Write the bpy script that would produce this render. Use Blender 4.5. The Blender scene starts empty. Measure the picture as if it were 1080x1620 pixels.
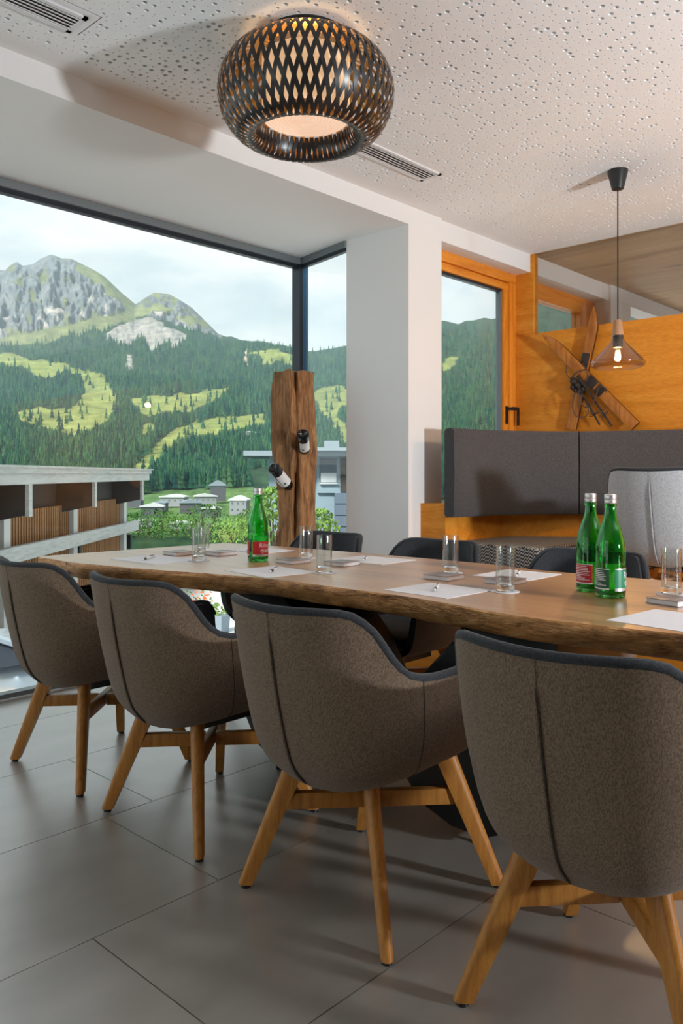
import bpy, bmesh, math, random
import numpy as np
from mathutils import Vector, Matrix, noise as mnoise

random.seed(7); np.random.seed(7)
SC = bpy.context.scene
COL = SC.collection

# ------------------------------------------------------------------ camera, world, light, exposure
FPX, HY, YAW, H = 1272.18, 750.31, 0.754463, 1.136       # focal length in pixels, horizon row, heading, eye height
FW = Vector((math.cos(YAW), math.sin(YAW), 0)); RT = Vector((math.sin(YAW), -math.cos(YAW), 0))
cam_d = bpy.data.cameras.new('camera'); cam = bpy.data.objects.new('camera', cam_d); COL.objects.link(cam)
cam_d.sensor_fit = 'VERTICAL'; cam_d.sensor_height = 36.0; cam_d.lens = 36.0 * FPX / 1620.0
cam_d.shift_y = (HY - 810.0) / 1620.0; cam_d.clip_start = 0.05; cam_d.clip_end = 20000
cam.location = (0, 0, H); cam.rotation_euler = (math.pi / 2, 0, YAW - math.pi / 2)
SC.camera = cam
SC.view_settings.view_transform = 'Standard'; SC.view_settings.look = 'None'
SC.view_settings.exposure = 0.82; SC.view_settings.gamma = 1.0; SC.view_settings.use_curve_mapping = False
SC.cycles.use_denoising = True
SC.cycles.max_bounces = 10; SC.cycles.transparent_max_bounces = 16; SC.cycles.caustics_reflective = False; SC.cycles.caustics_refractive = False
SC.cycles.sample_clamp_indirect = 6.0

world = bpy.data.worlds.new('sky'); SC.world = world; world.use_nodes = True
wn = world.node_tree.nodes; wl = world.node_tree.links; wn.clear()
wo = wn.new('ShaderNodeOutputWorld'); wb = wn.new('ShaderNodeBackground'); wl.new(wb.outputs[0], wo.inputs[0])
wt = wn.new('ShaderNodeTexCoord'); wm = wn.new('ShaderNodeMapping'); wm.inputs['Scale'].default_value = (1.0, 1.0, 3.2)
wz = wn.new('ShaderNodeTexNoise'); wz.inputs['Scale'].default_value = 3.6; wz.inputs['Detail'].default_value = 7; wz.inputs['Roughness'].default_value = 0.55
wr = wn.new('ShaderNodeValToRGB')
wr.color_ramp.elements[0].position = 0.38; wr.color_ramp.elements[0].color = (0.30, 0.355, 0.39, 1)
wr.color_ramp.elements[1].position = 0.58; wr.color_ramp.elements[1].color = (0.475, 0.48, 0.485, 1)
wl.new(wt.outputs['Generated'], wm.inputs[0]); wl.new(wm.outputs[0], wz.inputs['Vector']); wl.new(wz.outputs['Fac'], wr.inputs[0])
wl.new(wr.outputs[0], wb.inputs['Color']); wb.inputs['Strength'].default_value = 1.42

def lamp(name, kind, loc, energy, color, target=None, **kw):
    d = bpy.data.lights.new(name, kind); d.energy = energy; d.color = color
    for k, v in kw.items(): setattr(d, k, v)
    o = bpy.data.objects.new(name, d); COL.objects.link(o); o.location = loc
    if target is not None:
        o.rotation_euler = (Vector(target) - Vector(loc)).to_track_quat('-Z', 'Y').to_euler()
    return o
SUN = lamp('sun', 'SUN', (0, 0, 50), 4.3, (1.0, 0.95, 0.86), target=None, angle=0.2)
SUN.rotation_euler = Vector((0.85, 0.12, -0.80)).to_track_quat('-Z', 'Y').to_euler()
FLASH = lamp('room_light', 'AREA', (2.7, -2.4, 1.2), 104, (0.90, 0.955, 1.0), target=(4.2, 0.9, 3.4), shape='DISK', size=0.35, spread=math.radians(170))

# ------------------------------------------------------------------ helpers
def tag(o, label=None, cat=None, group=None, kind=None):
    if label: o['label'] = label
    if cat: o['category'] = cat
    if group: o['group'] = group
    if kind: o['kind'] = kind
    return o

def empty(name, loc=(0, 0, 0), rz=0.0, parent=None):
    o = bpy.data.objects.new(name, None); COL.objects.link(o); o.location = loc; o.rotation_euler = (0, 0, rz)
    o.empty_display_size = 0.05
    if parent: o.parent = parent
    return o

def link(name, me, mat=None, parent=None, loc=None, smooth=False):
    if mat is not None and not me.materials: me.materials.append(mat)
    if smooth: me.polygons.foreach_set('use_smooth', [True] * len(me.polygons))
    o = bpy.data.objects.new(name, me); COL.objects.link(o)
    if parent: o.parent = parent
    if loc is not None: o.location = loc
    return o

def npmesh(name, V, Fs):
    """V (n,3) array, Fs list of index arrays (k,3) or (k,4)"""
    me = bpy.data.meshes.new(name)
    V = np.asarray(V, dtype=np.float32); me.vertices.add(len(V)); me.vertices.foreach_set('co', V.ravel())
    loops = np.concatenate([np.asarray(f, dtype=np.int32).ravel() for f in Fs])
    tot = np.concatenate([np.full(len(f), np.asarray(f).shape[1], dtype=np.int32) for f in Fs])
    st = np.concatenate([[0], np.cumsum(tot)[:-1]]).astype(np.int32)
    me.loops.add(len(loops)); me.loops.foreach_set('vertex_index', loops)
    me.polygons.add(len(tot)); me.polygons.foreach_set('loop_start', st); me.polygons.foreach_set('loop_total', tot)
    me.update(calc_edges=True); me.validate(); me.shade_flat()
    return me

class MB:
    def __init__(s): s.v = []; s.f = []
    def add(s, vs, fs):
        b = len(s.v); s.v += [tuple(p) for p in vs]; s.f += [tuple(b + i for i in f) for f in fs]; return s
    def box(s, x0, x1, y0, y1, z0, z1, M=None):
        vs = [Vector((x, y, z)) for x in (x0, x1) for y in (y0, y1) for z in (z0, z1)]
        if M is not None: vs = [M @ p for p in vs]
        return s.add(vs, [(0, 1, 3, 2), (4, 6, 7, 5), (0, 4, 5, 1), (2, 3, 7, 6), (0, 2, 6, 4), (1, 5, 7, 3)])
    def bar(s, a, b, w, t, up=(0, 0, 1), w2=None, t2=None):
        a = Vector(a); b = Vector(b); d = (b - a).normalized(); u = Vector(up)
        sd = d.cross(u)
        if sd.length < 1e-5: sd = d.cross(Vector((1, 0, 0)))
        sd.normalize(); u = sd.cross(d).normalized()
        w2 = w2 or w; t2 = t2 or t; vs = []
        for p, ww, tt in ((a, w, t), (b, w2, t2)):
            for i, j in ((-1, -1), (1, -1), (1, 1), (-1, 1)): vs.append(p + sd * (i * ww / 2) + u * (j * tt / 2))
        return s.add(vs, [(3, 2, 1, 0), (4, 5, 6, 7), (0, 1, 5, 4), (1, 2, 6, 5), (2, 3, 7, 6), (3, 0, 4, 7)])
    def lathe(s, prof, n=24, c=(0, 0, 0), M=None, close=True):
        vs = []; fs = []
        for r, z in prof:
            for k in range(n):
                a = 2 * math.pi * k / n; p = Vector((c[0] + r * math.cos(a), c[1] + r * math.sin(a), c[2] + z)); vs.append(M @ p if M is not None else p)
        for i in range(len(prof) - 1):
            for k in range(n):
                k2 = (k + 1) % n; fs.append((i * n + k, i * n + k2, (i + 1) * n + k2, (i + 1) * n + k))
        if close:
            fs.append(tuple(reversed(range(n)))); fs.append(tuple((len(prof) - 1) * n + k for k in range(n)))
        return s.add(vs, fs)
    def tube(s, pts, r, n=8, cap=True):
        pts = [Vector(p) for p in pts]; rs = r if isinstance(r, (list, tuple)) else [r] * len(pts)
        vs = []; fs = []; prev = None
        for i, p in enumerate(pts):
            d = (pts[min(i + 1, len(pts) - 1)] - pts[max(i - 1, 0)]).normalized()
            if prev is None: prev = d.orthogonal().normalized()
            prev = (prev - d * prev.dot(d)); prev = prev.normalized() if prev.length > 1e-6 else d.orthogonal().normalized()
            q = d.cross(prev)
            for k in range(n):
                a = 2 * math.pi * k / n; vs.append(p + (prev * math.cos(a) + q * math.sin(a)) * rs[i])
        for i in range(len(pts) - 1):
            for k in range(n): k2 = (k + 1) % n; fs.append((i * n + k, i * n + k2, (i + 1) * n + k2, (i + 1) * n + k))
        if cap: fs.append(tuple(reversed(range(n)))); fs.append(tuple((len(pts) - 1) * n + k for k in range(n)))
        return s.add(vs, fs)
    def prism(s, poly, z0, z1, axis='z', M=None):
        n = len(poly); vs = []
        for z in (z0, z1):
            for a, b in poly:
                p = {'z': (a, b, z), 'x': (z, a, b), 'y': (a, z, b)}[axis]; p = Vector(p); vs.append(M @ p if M is not None else p)
        fs = [tuple(range(n))[::-1], tuple(range(n, 2 * n))] + [(i, (i + 1) % n, n + (i + 1) % n, n + i) for i in range(n)]
        return s.add(vs, fs)
    def mesh(s, name):
        me = bpy.data.meshes.new(name); me.from_pydata(s.v, [], s.f); me.validate()
        bm = bmesh.new(); bm.from_mesh(me); bmesh.ops.recalc_face_normals(bm, faces=bm.faces); bm.to_mesh(me); bm.free()
        return me
    def obj(s, name, mat, parent=None, loc=None, smooth=False, bevel=0, seg=2):
        me = s.mesh(name)
        if bevel:
            bm = bmesh.new(); bm.from_mesh(me)
            es = [e for e in bm.edges if len(e.link_faces) == 2 and e.calc_face_angle(0) > 0.5]
            bmesh.ops.bevel(bm, geom=es, offset=bevel, segments=seg, affect='EDGES', profile=0.5, clamp_overlap=True)
            bm.to_mesh(me); bm.free()
        o = link(name, me, mat, parent, loc)
        if smooth or bevel:
            me.polygons.foreach_set('use_smooth', [True] * len(me.polygons))
            try: me.set_sharp_from_angle(angle=math.radians(40))
            except Exception: pass
        return o

def copy_tree(o, parent=None):
    c = o.copy(); COL.objects.link(c); c.parent = parent
    for ch in o.children: copy_tree(ch, c)
    return c

def catmull(P, n):
    P = [Vector(p) for p in P]; out = []
    m = len(P) - 1
    for i in range(n):
        t = i / (n - 1) * m; k = min(int(t), m - 1); f = t - k
        p0 = P[max(k - 1, 0)]; p1 = P[k]; p2 = P[k + 1]; p3 = P[min(k + 2, m)]
        if k == 0: p0 = p1 * 2 - p2
        if k + 2 > m: p3 = p2 * 2 - p1
        out.append(0.5 * ((2 * p1) + (p2 - p0) * f + (2 * p0 - 5 * p1 + 4 * p2 - p3) * f * f + (-p0 + 3 * p1 - 3 * p2 + p3) * f ** 3))
    return out

# ------------------------------------------------------------------ materials
def new_mat(name):
    m = bpy.data.materials.new(name); m.use_nodes = True
    nt = m.node_tree; b = nt.nodes['Principled BSDF']
    return m, nt.nodes, nt.links, b

def mat(name, col, rough=0.5, col2=None, scale=20.0, detail=3, stretch=(1, 1, 1), bump=0.0, bscale=None, metal=0.0, emit=None, estr=0.0, lo=0.35, hi=0.65, spec=0.5, coords='Object', sheen=0.0):
    m, n, l, b = new_mat(name)
    b.inputs['Base Color'].default_value = (*col, 1); b.inputs['Roughness'].default_value = rough; b.inputs['Metallic'].default_value = metal
    b.inputs['Specular IOR Level'].default_value = spec
    if sheen: b.inputs['Sheen Weight'].default_value = sheen; b.inputs['Sheen Roughness'].default_value = 0.6
    tc = mp = None
    def coord():
        nonlocal tc, mp
        if mp is None:
            tc = n.new('ShaderNodeTexCoord'); mp = n.new('ShaderNodeMapping'); mp.inputs['Scale'].default_value = stretch
            l.new(tc.outputs[coords], mp.inputs[0])
        return mp.outputs[0]
    if col2 is not None:
        z = n.new('ShaderNodeTexNoise'); z.inputs['Scale'].default_value = scale; z.inputs['Detail'].default_value = detail
        l.new(coord(), z.inputs['Vector'])
        r = n.new('ShaderNodeValToRGB'); r.color_ramp.elements[0].position = lo; r.color_ramp.elements[1].position = hi
        r.color_ramp.elements[0].color = (*col, 1); r.color_ramp.elements[1].color = (*col2, 1)
        l.new(z.outputs['Fac'], r.inputs[0]); l.new(r.outputs[0], b.inputs['Base Color'])
    if bump:
        z2 = n.new('ShaderNodeTexNoise'); z2.inputs['Scale'].default_value = bscale or scale; z2.inputs['Detail'].default_value = 4
        l.new(coord(), z2.inputs['Vector'])
        bp = n.new('ShaderNodeBump'); bp.inputs['Strength'].default_value = bump; bp.inputs['Distance'].default_value = 0.01
        l.new(z2.outputs['Fac'], bp.inputs['Height']); l.new(bp.outputs[0], b.inputs['Normal'])
    if emit: b.inputs['Emission Color'].default_value = (*emit, 1); b.inputs['Emission Strength'].default_value = estr
    return m

def wood(name, c1, c2, c3, axis=(1, 12, 12), scale=2.0, rough=0.45, knots=0.0, bump=0.05, fine=60.0, spec=0.4, dist=1.2):
    """streaky grain running along the axis with the small stretch factor"""
    m, n, l, b = new_mat(name)
    tc = n.new('ShaderNodeTexCoord'); mp = n.new('ShaderNodeMapping'); mp.inputs['Scale'].default_value = axis
    l.new(tc.outputs['Object'], mp.inputs[0])
    z = n.new('ShaderNodeTexNoise'); z.inputs['Scale'].default_value = scale; z.inputs['Detail'].default_value = 6; z.inputs['Distortion'].default_value = dist
    z.inputs['Roughness'].default_value = 0.6
    l.new(mp.outputs[0], z.inputs['Vector'])
    r = n.new('ShaderNodeValToRGB'); e = r.color_ramp.elements
    e[0].position = 0.28; e[0].color = (*c1, 1); e[1].position = 0.74; e[1].color = (*c3, 1)
    k = e.new(0.5); k.color = (*c2, 1)
    l.new(z.outputs['Fac'], r.inputs[0])
    z2 = n.new('ShaderNodeTexNoise'); z2.inputs['Scale'].default_value = fine; z2.inputs['Detail'].default_value = 3; l.new(mp.outputs[0], z2.inputs['Vector'])
    mx = n.new('ShaderNodeMix'); mx.data_type = 'RGBA'; mx.blend_type = 'MULTIPLY'; mx.inputs['Factor'].default_value = 0.45
    r2 = n.new('ShaderNodeValToRGB'); r2.color_ramp.elements[0].position = 0.3; r2.color_ramp.elements[0].color = (0.55, 0.5, 0.45, 1); r2.color_ramp.elements[1].position = 0.6
    l.new(z2.outputs['Fac'], r2.inputs[0]); l.new(r.outputs[0], mx.inputs['A']); l.new(r2.outputs[0], mx.inputs['B'])
    last = mx.outputs['Result']
    if knots:
        vo = n.new('ShaderNodeTexNoise'); vo.inputs['Scale'].default_value = 1.3; vo.inputs['Detail'].default_value = 3
        mp2 = n.new('ShaderNodeMapping'); mp2.inputs['Scale'].default_value = tuple(1.0 if a < 3 else 3.5 for a in axis); mp2.inputs['Location'].default_value = (3.1, 1.7, 0.4)
        l.new(tc.outputs['Object'], mp2.inputs[0]); l.new(mp2.outputs[0], vo.inputs['Vector'])
        r3 = n.new('ShaderNodeValToRGB'); r3.color_ramp.elements[0].position = 0.60; r3.color_ramp.elements[0].color = (1, 1, 1, 1)
        r3.color_ramp.elements[1].position = 0.72; r3.color_ramp.elements[1].color = (0.25, 0.18, 0.13, 1)
        l.new(vo.outputs['Fac'], r3.inputs[0])
        mk = n.new('ShaderNodeMix'); mk.data_type = 'RGBA'; mk.blend_type = 'MULTIPLY'; mk.inputs['Factor'].default_value = knots
        l.new(last, mk.inputs['A']); l.new(r3.outputs[0], mk.inputs['B']); last = mk.outputs['Result']
    l.new(last, b.inputs['Base Color']); b.inputs['Roughness'].default_value = rough; b.inputs['Specular IOR Level'].default_value = spec
    if bump:
        bp = n.new('ShaderNodeBump'); bp.inputs['Strength'].default_value = bump; bp.inputs['Distance'].default_value = 0.01
        l.new(z2.outputs['Fac'], bp.inputs['Height']); l.new(bp.outputs[0], b.inputs['Normal'])
    return m

def pane_mat(name, tint=(0.93, 0.97, 0.97), refl=1.0, ior=1.35, power=4.0):
    m = bpy.data.materials.new(name); m.use_nodes = True; n = m.node_tree.nodes; l = m.node_tree.links; n.clear()
    o = n.new('ShaderNodeOutputMaterial'); t = n.new('ShaderNodeBsdfTransparent'); t.inputs[0].default_value = (*tint, 1)
    g = n.new('ShaderNodeBsdfGlossy'); g.inputs['Roughness'].default_value = 0.0
    lw = n.new('ShaderNodeLayerWeight'); lw.inputs['Blend'].default_value = 0.5; pw = n.new('ShaderNodeMath'); pw.operation = 'POWER'; pw.inputs[1].default_value = power; l.new(lw.outputs['Facing'], pw.inputs[0])
    f = n.new('ShaderNodeMath'); f.operation = 'MULTIPLY_ADD'; f.inputs[1].default_value = 0.75 * refl; f.inputs[2].default_value = ((ior - 1) / (ior + 1)) ** 2 * refl; l.new(pw.outputs[0], f.inputs[0]); mx = n.new('ShaderNodeMixShader')
    l.new(f.outputs[0], mx.inputs[0]); l.new(t.outputs[0], mx.inputs[1]); l.new(g.outputs[0], mx.inputs[2]); l.new(mx.outputs[0], o.inputs[0])
    return m

def glass_mat(name, col, rough=0.0, ior=1.48):
    m, n, l, b = new_mat(name)
    b.inputs['Base Color'].default_value = (*col, 1); b.inputs['Transmission Weight'].default_value = 1.0
    b.inputs['Roughness'].default_value = rough; b.inputs['IOR'].default_value = ior
    return m

M = {}
M['white'] = mat('white_plaster', (0.77, 0.765, 0.755), 0.85, bump=0.02, bscale=90)
M['greywall'] = mat('grey_plaster', (0.28, 0.27, 0.26), 0.85)
M['ceiling'] = mat('perforated_plaster', (0.86, 0.865, 0.87), 0.85)
M['cavity'] = mat('acoustic_fleece', (0.13, 0.12, 0.11), 0.95)
M['tile'] = mat('grey_porcelain', (0.27, 0.245, 0.217), 0.30, col2=(0.36, 0.33, 0.295), scale=2.2, detail=8, stretch=(1, 3, 1), bump=0.02, bscale=220, lo=0.3, hi=0.7, spec=0.9, coords='Object')
M['grout'] = mat('grout', (0.045, 0.038, 0.032), 0.9)
M['felt'] = mat('taupe_felt', (0.235, 0.160, 0.106), 0.95, col2=(0.120, 0.080, 0.052), scale=420, detail=2, stretch=(1, 1, 0.45), bump=0.10, bscale=420, lo=0.40, hi=0.62, spec=0.15, sheen=0.15)
M['palefelt'] = mat('light_grey_felt', (0.56, 0.565, 0.58), 0.95, col2=(0.40, 0.405, 0.42), scale=300, detail=2, stretch=(1, 1, 0.45), bump=0.10, bscale=420, lo=0.40, hi=0.62, spec=0.15)
M['charcoal'] = mat('charcoal_felt', (0.040, 0.044, 0.050), 0.95, col2=(0.022, 0.024, 0.028), scale=240, detail=2, bump=0.2, bscale=260, spec=0.15, sheen=0.15)
M['seamthread'] = mat('seam_thread', (0.05, 0.042, 0.036), 0.9)
M['benchfelt'] = mat('dark_grey_felt', (0.078, 0.076, 0.079), 0.95, col2=(0.048, 0.046, 0.048), scale=200, detail=2, bump=0.2, bscale=230, spec=0.15, sheen=0.1)
M['legwood'] = wood('oiled_oak_legs', (0.36, 0.135, 0.022), (0.52, 0.21, 0.04), (0.62, 0.28, 0.06), axis=(14, 14, 1.2), scale=3, rough=0.38, bump=0.03)
M['tabletop'] = wood('walnut_slab', (0.31, 0.125, 0.030), (0.56, 0.255, 0.072), (0.68, 0.365, 0.13), axis=(7, 0.9, 7), scale=1.6, rough=0.36, knots=1.0, bump=0.02, spec=0.8)
M['liveedge'] = wood('live_edge_bark', (0.19, 0.072, 0.022), (0.60, 0.275, 0.09), (0.82, 0.46, 0.19), axis=(4, 3.0, 11), scale=2.2, rough=0.5, knots=0.9, bump=0.5, fine=18, dist=2.0)
M['blackmetal'] = mat('black_steel', (0.012, 0.012, 0.013), 0.42, metal=0.3)
M['blackplastic'] = mat('black_plastic', (0.012, 0.012, 0.012), 0.4)
M['wallwood'] = wood('oak_veneer', (0.56, 0.185, 0.015), (0.71, 0.270, 0.027), (0.78, 0.345, 0.050), axis=(5, 0.55, 5), scale=1.5, rough=0.5, knots=0.55, bump=0.02, fine=40, spec=0.2)
M['framewood'] = wood('larch_frame', (0.66, 0.20, 0.018), (0.82, 0.29, 0.028), (0.86, 0.36, 0.05), axis=(1, 9, 9), scale=2, rough=0.4, bump=0.02)
M['framewood_v'] = wood('larch_frame_upright', (0.66, 0.20, 0.018), (0.82, 0.29, 0.028), (0.86, 0.36, 0.05), axis=(9, 9, 1), scale=2, rough=0.4, bump=0.02)
M['darkceil'] = wood('brown_ceiling_boards', (0.33, 0.19, 0.08), (0.56, 0.355, 0.165), (0.68, 0.455, 0.23), axis=(4, 0.5, 4), scale=1.4, rough=0.55, knots=0.5)
M['alu'] = mat('grey_aluminium', (0.20, 0.225, 0.235), 0.4, metal=0.4)
M['darkalu'] = mat('dark_aluminium', (0.020, 0.028, 0.038), 0.4, metal=0.3)
M['bluealu'] = mat('blue_grey_aluminium', (0.05, 0.20, 0.40), 0.35, metal=0.2)
M['ventwhite'] = mat('vent_white', (0.72, 0.72, 0.73), 0.45)
M['pane'] = pane_mat('window_pane'); M['pane2'] = pane_mat('partition_pane', (0.90, 0.88, 0.86), ior=1.5)
M['clearglass'] = glass_mat('clear_glass', (0.97, 0.985, 0.98))
M['tumbler'] = pane_mat('thin_clear_glass', (0.955, 0.965, 0.96), ior=1.62, power=2.2)
M['greenglass'] = glass_mat('green_glass', (0.11, 0.74, 0.19))
M['shadeglass'] = pane_mat('smoked_glass', (0.74, 0.68, 0.66), ior=1.6, power=2.4)
M['paper'] = mat('white_paper', (0.80, 0.80, 0.83), 0.8)
M['cap'] = mat('silver_cap', (0.62, 0.60, 0.60), 0.32, metal=0.8)
M['labelred'] = mat('red_label', (0.56, 0.020, 0.030), 0.5)
M['labelgreen'] = mat('teal_label', (0.010, 0.20, 0.10), 0.4)
M['labelwhite'] = mat('white_print', (0.82, 0.82, 0.82), 0.55)
M['labeldark'] = mat('dark_green_label', (0.012, 0.09, 0.045), 0.45)
M['coverbrown'] = mat('notepad_cover', (0.20, 0.155, 0.15), 0.35, col2=(0.34, 0.30, 0.30), scale=9, detail=4)
M['winedark'] = mat('dark_wine_glass', (0.006, 0.007, 0.008), 0.08, spec=0.6)
M['post'] = wood('weathered_beam', (0.10, 0.040, 0.014), (0.34, 0.155, 0.057), (0.56, 0.31, 0.135), axis=(9, 9, 1.3), scale=2.8, rough=0.75, knots=0.6, bump=0.7, fine=22, dist=1.6)
M['skiwood'] = wood('varnished_ash', (0.22, 0.065, 0.009), (0.45, 0.155, 0.020), (0.62, 0.26, 0.045), axis=(8, 8, 1), scale=3, rough=0.25, bump=0.02)
M['skiside'] = mat('dark_stained_ski_edge', (0.07, 0.022, 0.006), 0.4)
M['skidark'] = mat('dark_leather', (0.020, 0.015, 0.013), 0.6)
M['rope'] = mat('brown_cord', (0.085, 0.045, 0.028), 0.8)
M['socketwood'] = wood('beech_socket', (0.36, 0.17, 0.08), (0.46, 0.24, 0.12), (0.55, 0.32, 0.18), axis=(9, 9, 1), scale=3, rough=0.5)
M['filament'] = mat('filament', (1, 0.7, 0.3), 0.5, emit=(1.0, 0.62, 0.22), estr=26)
M['drum'] = mat('lamp_drum', (0.55, 0.40, 0.28), 0.6, emit=(1.0, 0.62, 0.33), estr=0.34)
M['disc'] = mat('lamp_diffuser', (0.50, 0.40, 0.34), 0.5, emit=(1.0, 0.66, 0.46), estr=0.42)

for k_, cw, cr in (('tile', 1.0, 0.37), ('tabletop', 1.0, 0.34)):
    b_ = M[k_].node_tree.nodes['Principled BSDF']; b_.inputs['Coat Weight'].default_value = cw; b_.inputs['Coat Roughness'].default_value = cr; b_.inputs['Coat IOR'].default_value = 1.75
def strip_mat():
    m, n, l, b = new_mat('lamp_strip')
    g = n.new('ShaderNodeNewGeometry'); mx = n.new('ShaderNodeMix'); mx.data_type = 'RGBA'
    mx.inputs['A'].default_value = (0.016, 0.014, 0.014, 1); mx.inputs['B'].default_value = (0.62, 0.36, 0.10, 1)
    l.new(g.outputs['Backfacing'], mx.inputs['Factor']); l.new(mx.outputs['Result'], b.inputs['Base Color'])
    b.inputs['Roughness'].default_value = 0.32
    m2 = n.new('ShaderNodeMath'); m2.operation = 'MULTIPLY'; m2.inputs[1].default_value = 0.7; l.new(g.outputs['Backfacing'], m2.inputs[0]); l.new(m2.outputs[0], b.inputs['Metallic'])
    return m
M['strip'] = strip_mat()

def zigzag_mat():
    """woven herringbone seat cloth: black and pale zigzag ribs"""
    m, n, l, b = new_mat('herringbone_cloth')
    tc = n.new('ShaderNodeTexCoord'); sp = n.new('ShaderNodeSeparateXYZ'); l.new(tc.outputs['Object'], sp.inputs[0])
    def math_(op, a, bb):
        q = n.new('ShaderNodeMath'); q.operation = op
        for i, v in enumerate((a, bb)):
            if isinstance(v, (int, float)): q.inputs[i].default_value = v
            else: l.new(v, q.inputs[i])
        return q.outputs[0]
    xy = math_('ADD', sp.outputs['X'], sp.outputs['Y'])
    zz = math_('ADD', sp.outputs['Z'], math_('MULTIPLY', sp.outputs['Y'], 0.5))
    a = math_('PINGPONG', math_('MULTIPLY', xy, 1.0), 0.014)
    f = math_('FRACT', math_('MULTIPLY', math_('ADD', zz, a), 1 / 0.019), 0)
    g = math_('GREATER_THAN', f, 0.52)
    mx = n.new('ShaderNodeMix'); mx.data_type = 'RGBA'; mx.inputs['A'].default_value = (0.022, 0.020, 0.019, 1); mx.inputs['B'].default_value = (0.30, 0.275, 0.25, 1)
    l.new(g, mx.inputs['Factor']); l.new(mx.outputs['Result'], b.inputs['Base Color']); b.inputs['Roughness'].default_value = 0.9
    return m
M['zigzag'] = zigzag_mat()

# ------------------------------------------------------------------ the room shell
XW = 5.18; YH = 2.972; YR = 2.992; ZC = 2.727; ZS = 2.618; YG = 3.98
S = 'structure'
# floor: grout bed with separate porcelain tiles laid in staggered rows
fl = MB().box(-4, XW, -5, 3.96, -0.3, -0.004).obj('floor', M['grout']); tag(fl, 'grey large-format porcelain tile floor', None, kind=S)
rows = {3.573: 1.15, 2.99: 1.588, 2.394: 1.405, 1.794: 1.017, 1.188: 1.976}
edges = [3.955, 3.573, 2.987, 2.391, 1.791, 1.188, 0.588, -0.012, -0.612, -1.212]
offs = [1.30, 1.15, 1.588, 1.405, 1.017, 1.976, 1.5, 1.1, 1.8]
for i in range(len(edges) - 1):
    y1, y0 = edges[i], edges[i + 1]
    x = offs[i] - 2.4
    while x < 3.55:
        x1 = min(x + 1.2, 3.70)
        if x1 > -0.9 and x1 - x > 0.05:
            t = MB().box(x - (x + x1) / 2 + 0.0016, (x1 - x) / 2 - 0.0016, -(y1 - y0) / 2 + 0.0016, (y1 - y0) / 2 - 0.0016, -0.008, 0).obj('tile', M['tile'], fl, loc=((x + x1) / 2, (y0 + y1) / 2, 0))
        x += 1.2

# ceiling: perforated acoustic board with real drilled holes over the part in view
def perforated(x0, x1, y0, y1, cell, skip):
    nx = int((x1 - x0) / cell); ny = int((y1 - y0) / cell); cx = (x1 - x0) / nx; cy = (y1 - y0) / ny
    rng = np.random.RandomState(3); K = 10; ang = np.arange(K) * 2 * np.pi / K + 0.3
    V = []; F3 = []; F4 = []; base = 0
    gx = x0 + np.arange(nx + 1) * cx; gy = y0 + np.arange(ny + 1) * cy
    for i in range(nx):
        for j in range(ny):
            if skip(gx[i] + cx / 2, gy[j] + cy / 2): continue
            r = rng.choice([0.0095, 0.007, 0.0042, 0.0036, 0.0034, 0.003])
            mxx = cx / 2 - r - 0.0012; c = (gx[i] + cx / 2 + rng.uniform(-mxx, mxx), gy[j] + cy / 2 + rng.uniform(-mxx, mxx))
            co = [(gx[i], gy[j]), (gx[i + 1], gy[j]), (gx[i + 1], gy[j + 1]), (gx[i], gy[j + 1])]
            V += [(a, b, ZC) for a, b in co]
            ring = [(c[0] + r * math.cos(a), c[1] + r * math.sin(a)) for a in ang]
            V += [(a, b, ZC) for a, b in ring]; V += [(a, b, ZC + 0.0125) for a, b in ring]
            # fan between square and ring, by direction
            def near(a):
                a = a % (2 * math.pi); return {0: 2, 1: 3, 2: 0, 3: 1}[int(a // (math.pi / 2))]
            for k in range(K):
                k2 = (k + 1) % K; q = near((ang[k] + ang[k2] + (2 * math.pi if k2 == 0 else 0)) / 2)
                F3.append((base + q, base + 4 + k2, base + 4 + k)); F4.append((base + 4 + k, base + 4 + k2, base + 4 + K + k2, base + 4 + K + k))
                qk = near(ang[k] + 0.3141593); qp = near(ang[k] - 0.3141593)
                if qk != qp: F3.append((base + qp, base + qk, base + 4 + k))
            base += 4 + 2 * K
    return npmesh('ceiling_perforated', np.array(V), [np.array(F3), np.array(F4)])
VENTS = [(2.86, 3.465, 2.53, 2.665), (0.62, 1.437, 2.56, 2.69)]
PX0, PX1, PY0, PY1 = 1.20, XW - 0.10, 0.60, YH - 0.11
ce = MB()
ce.box(-4, XW, -5, YR + 0.2, ZC + 0.0126, ZC + 0.3)
ceil = ce.obj('ceiling', M['cavity']); tag(ceil, 'white acoustic plasterboard ceiling drilled with scattered round holes', None, kind=S)
inv = lambda x, y: any(a - 0.02 < x < b + 0.02 and c - 0.02 < y < d + 0.02 for a, b, c, d in VENTS)
pf = link('perforated_board', perforated(PX0, PX1, PY0, PY1, 0.0335, inv), M['ceiling'], ceil)
bd = MB()
for a, b, c, d in ((-4, PX0, -5, YR + 0.1), (PX1, XW, -5, YR + 0.1), (PX0, PX1, -5, PY0), (PX0, PX1, PY1, YR + 0.1)): bd.box(a, b, c, d, ZC, ZC + 0.0124)
bd.obj('ceiling_border', M['ceiling'], ceil)
# fill under the vents where cells were skipped
fb = MB()
for a, b, c, d in VENTS: fb.box(a - 0.03, b + 0.03, c - 0.03, d + 0.03, ZC + 0.0002, ZC + 0.012)
fb.obj('ceiling_patch', M['ceiling'], ceil)

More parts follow.
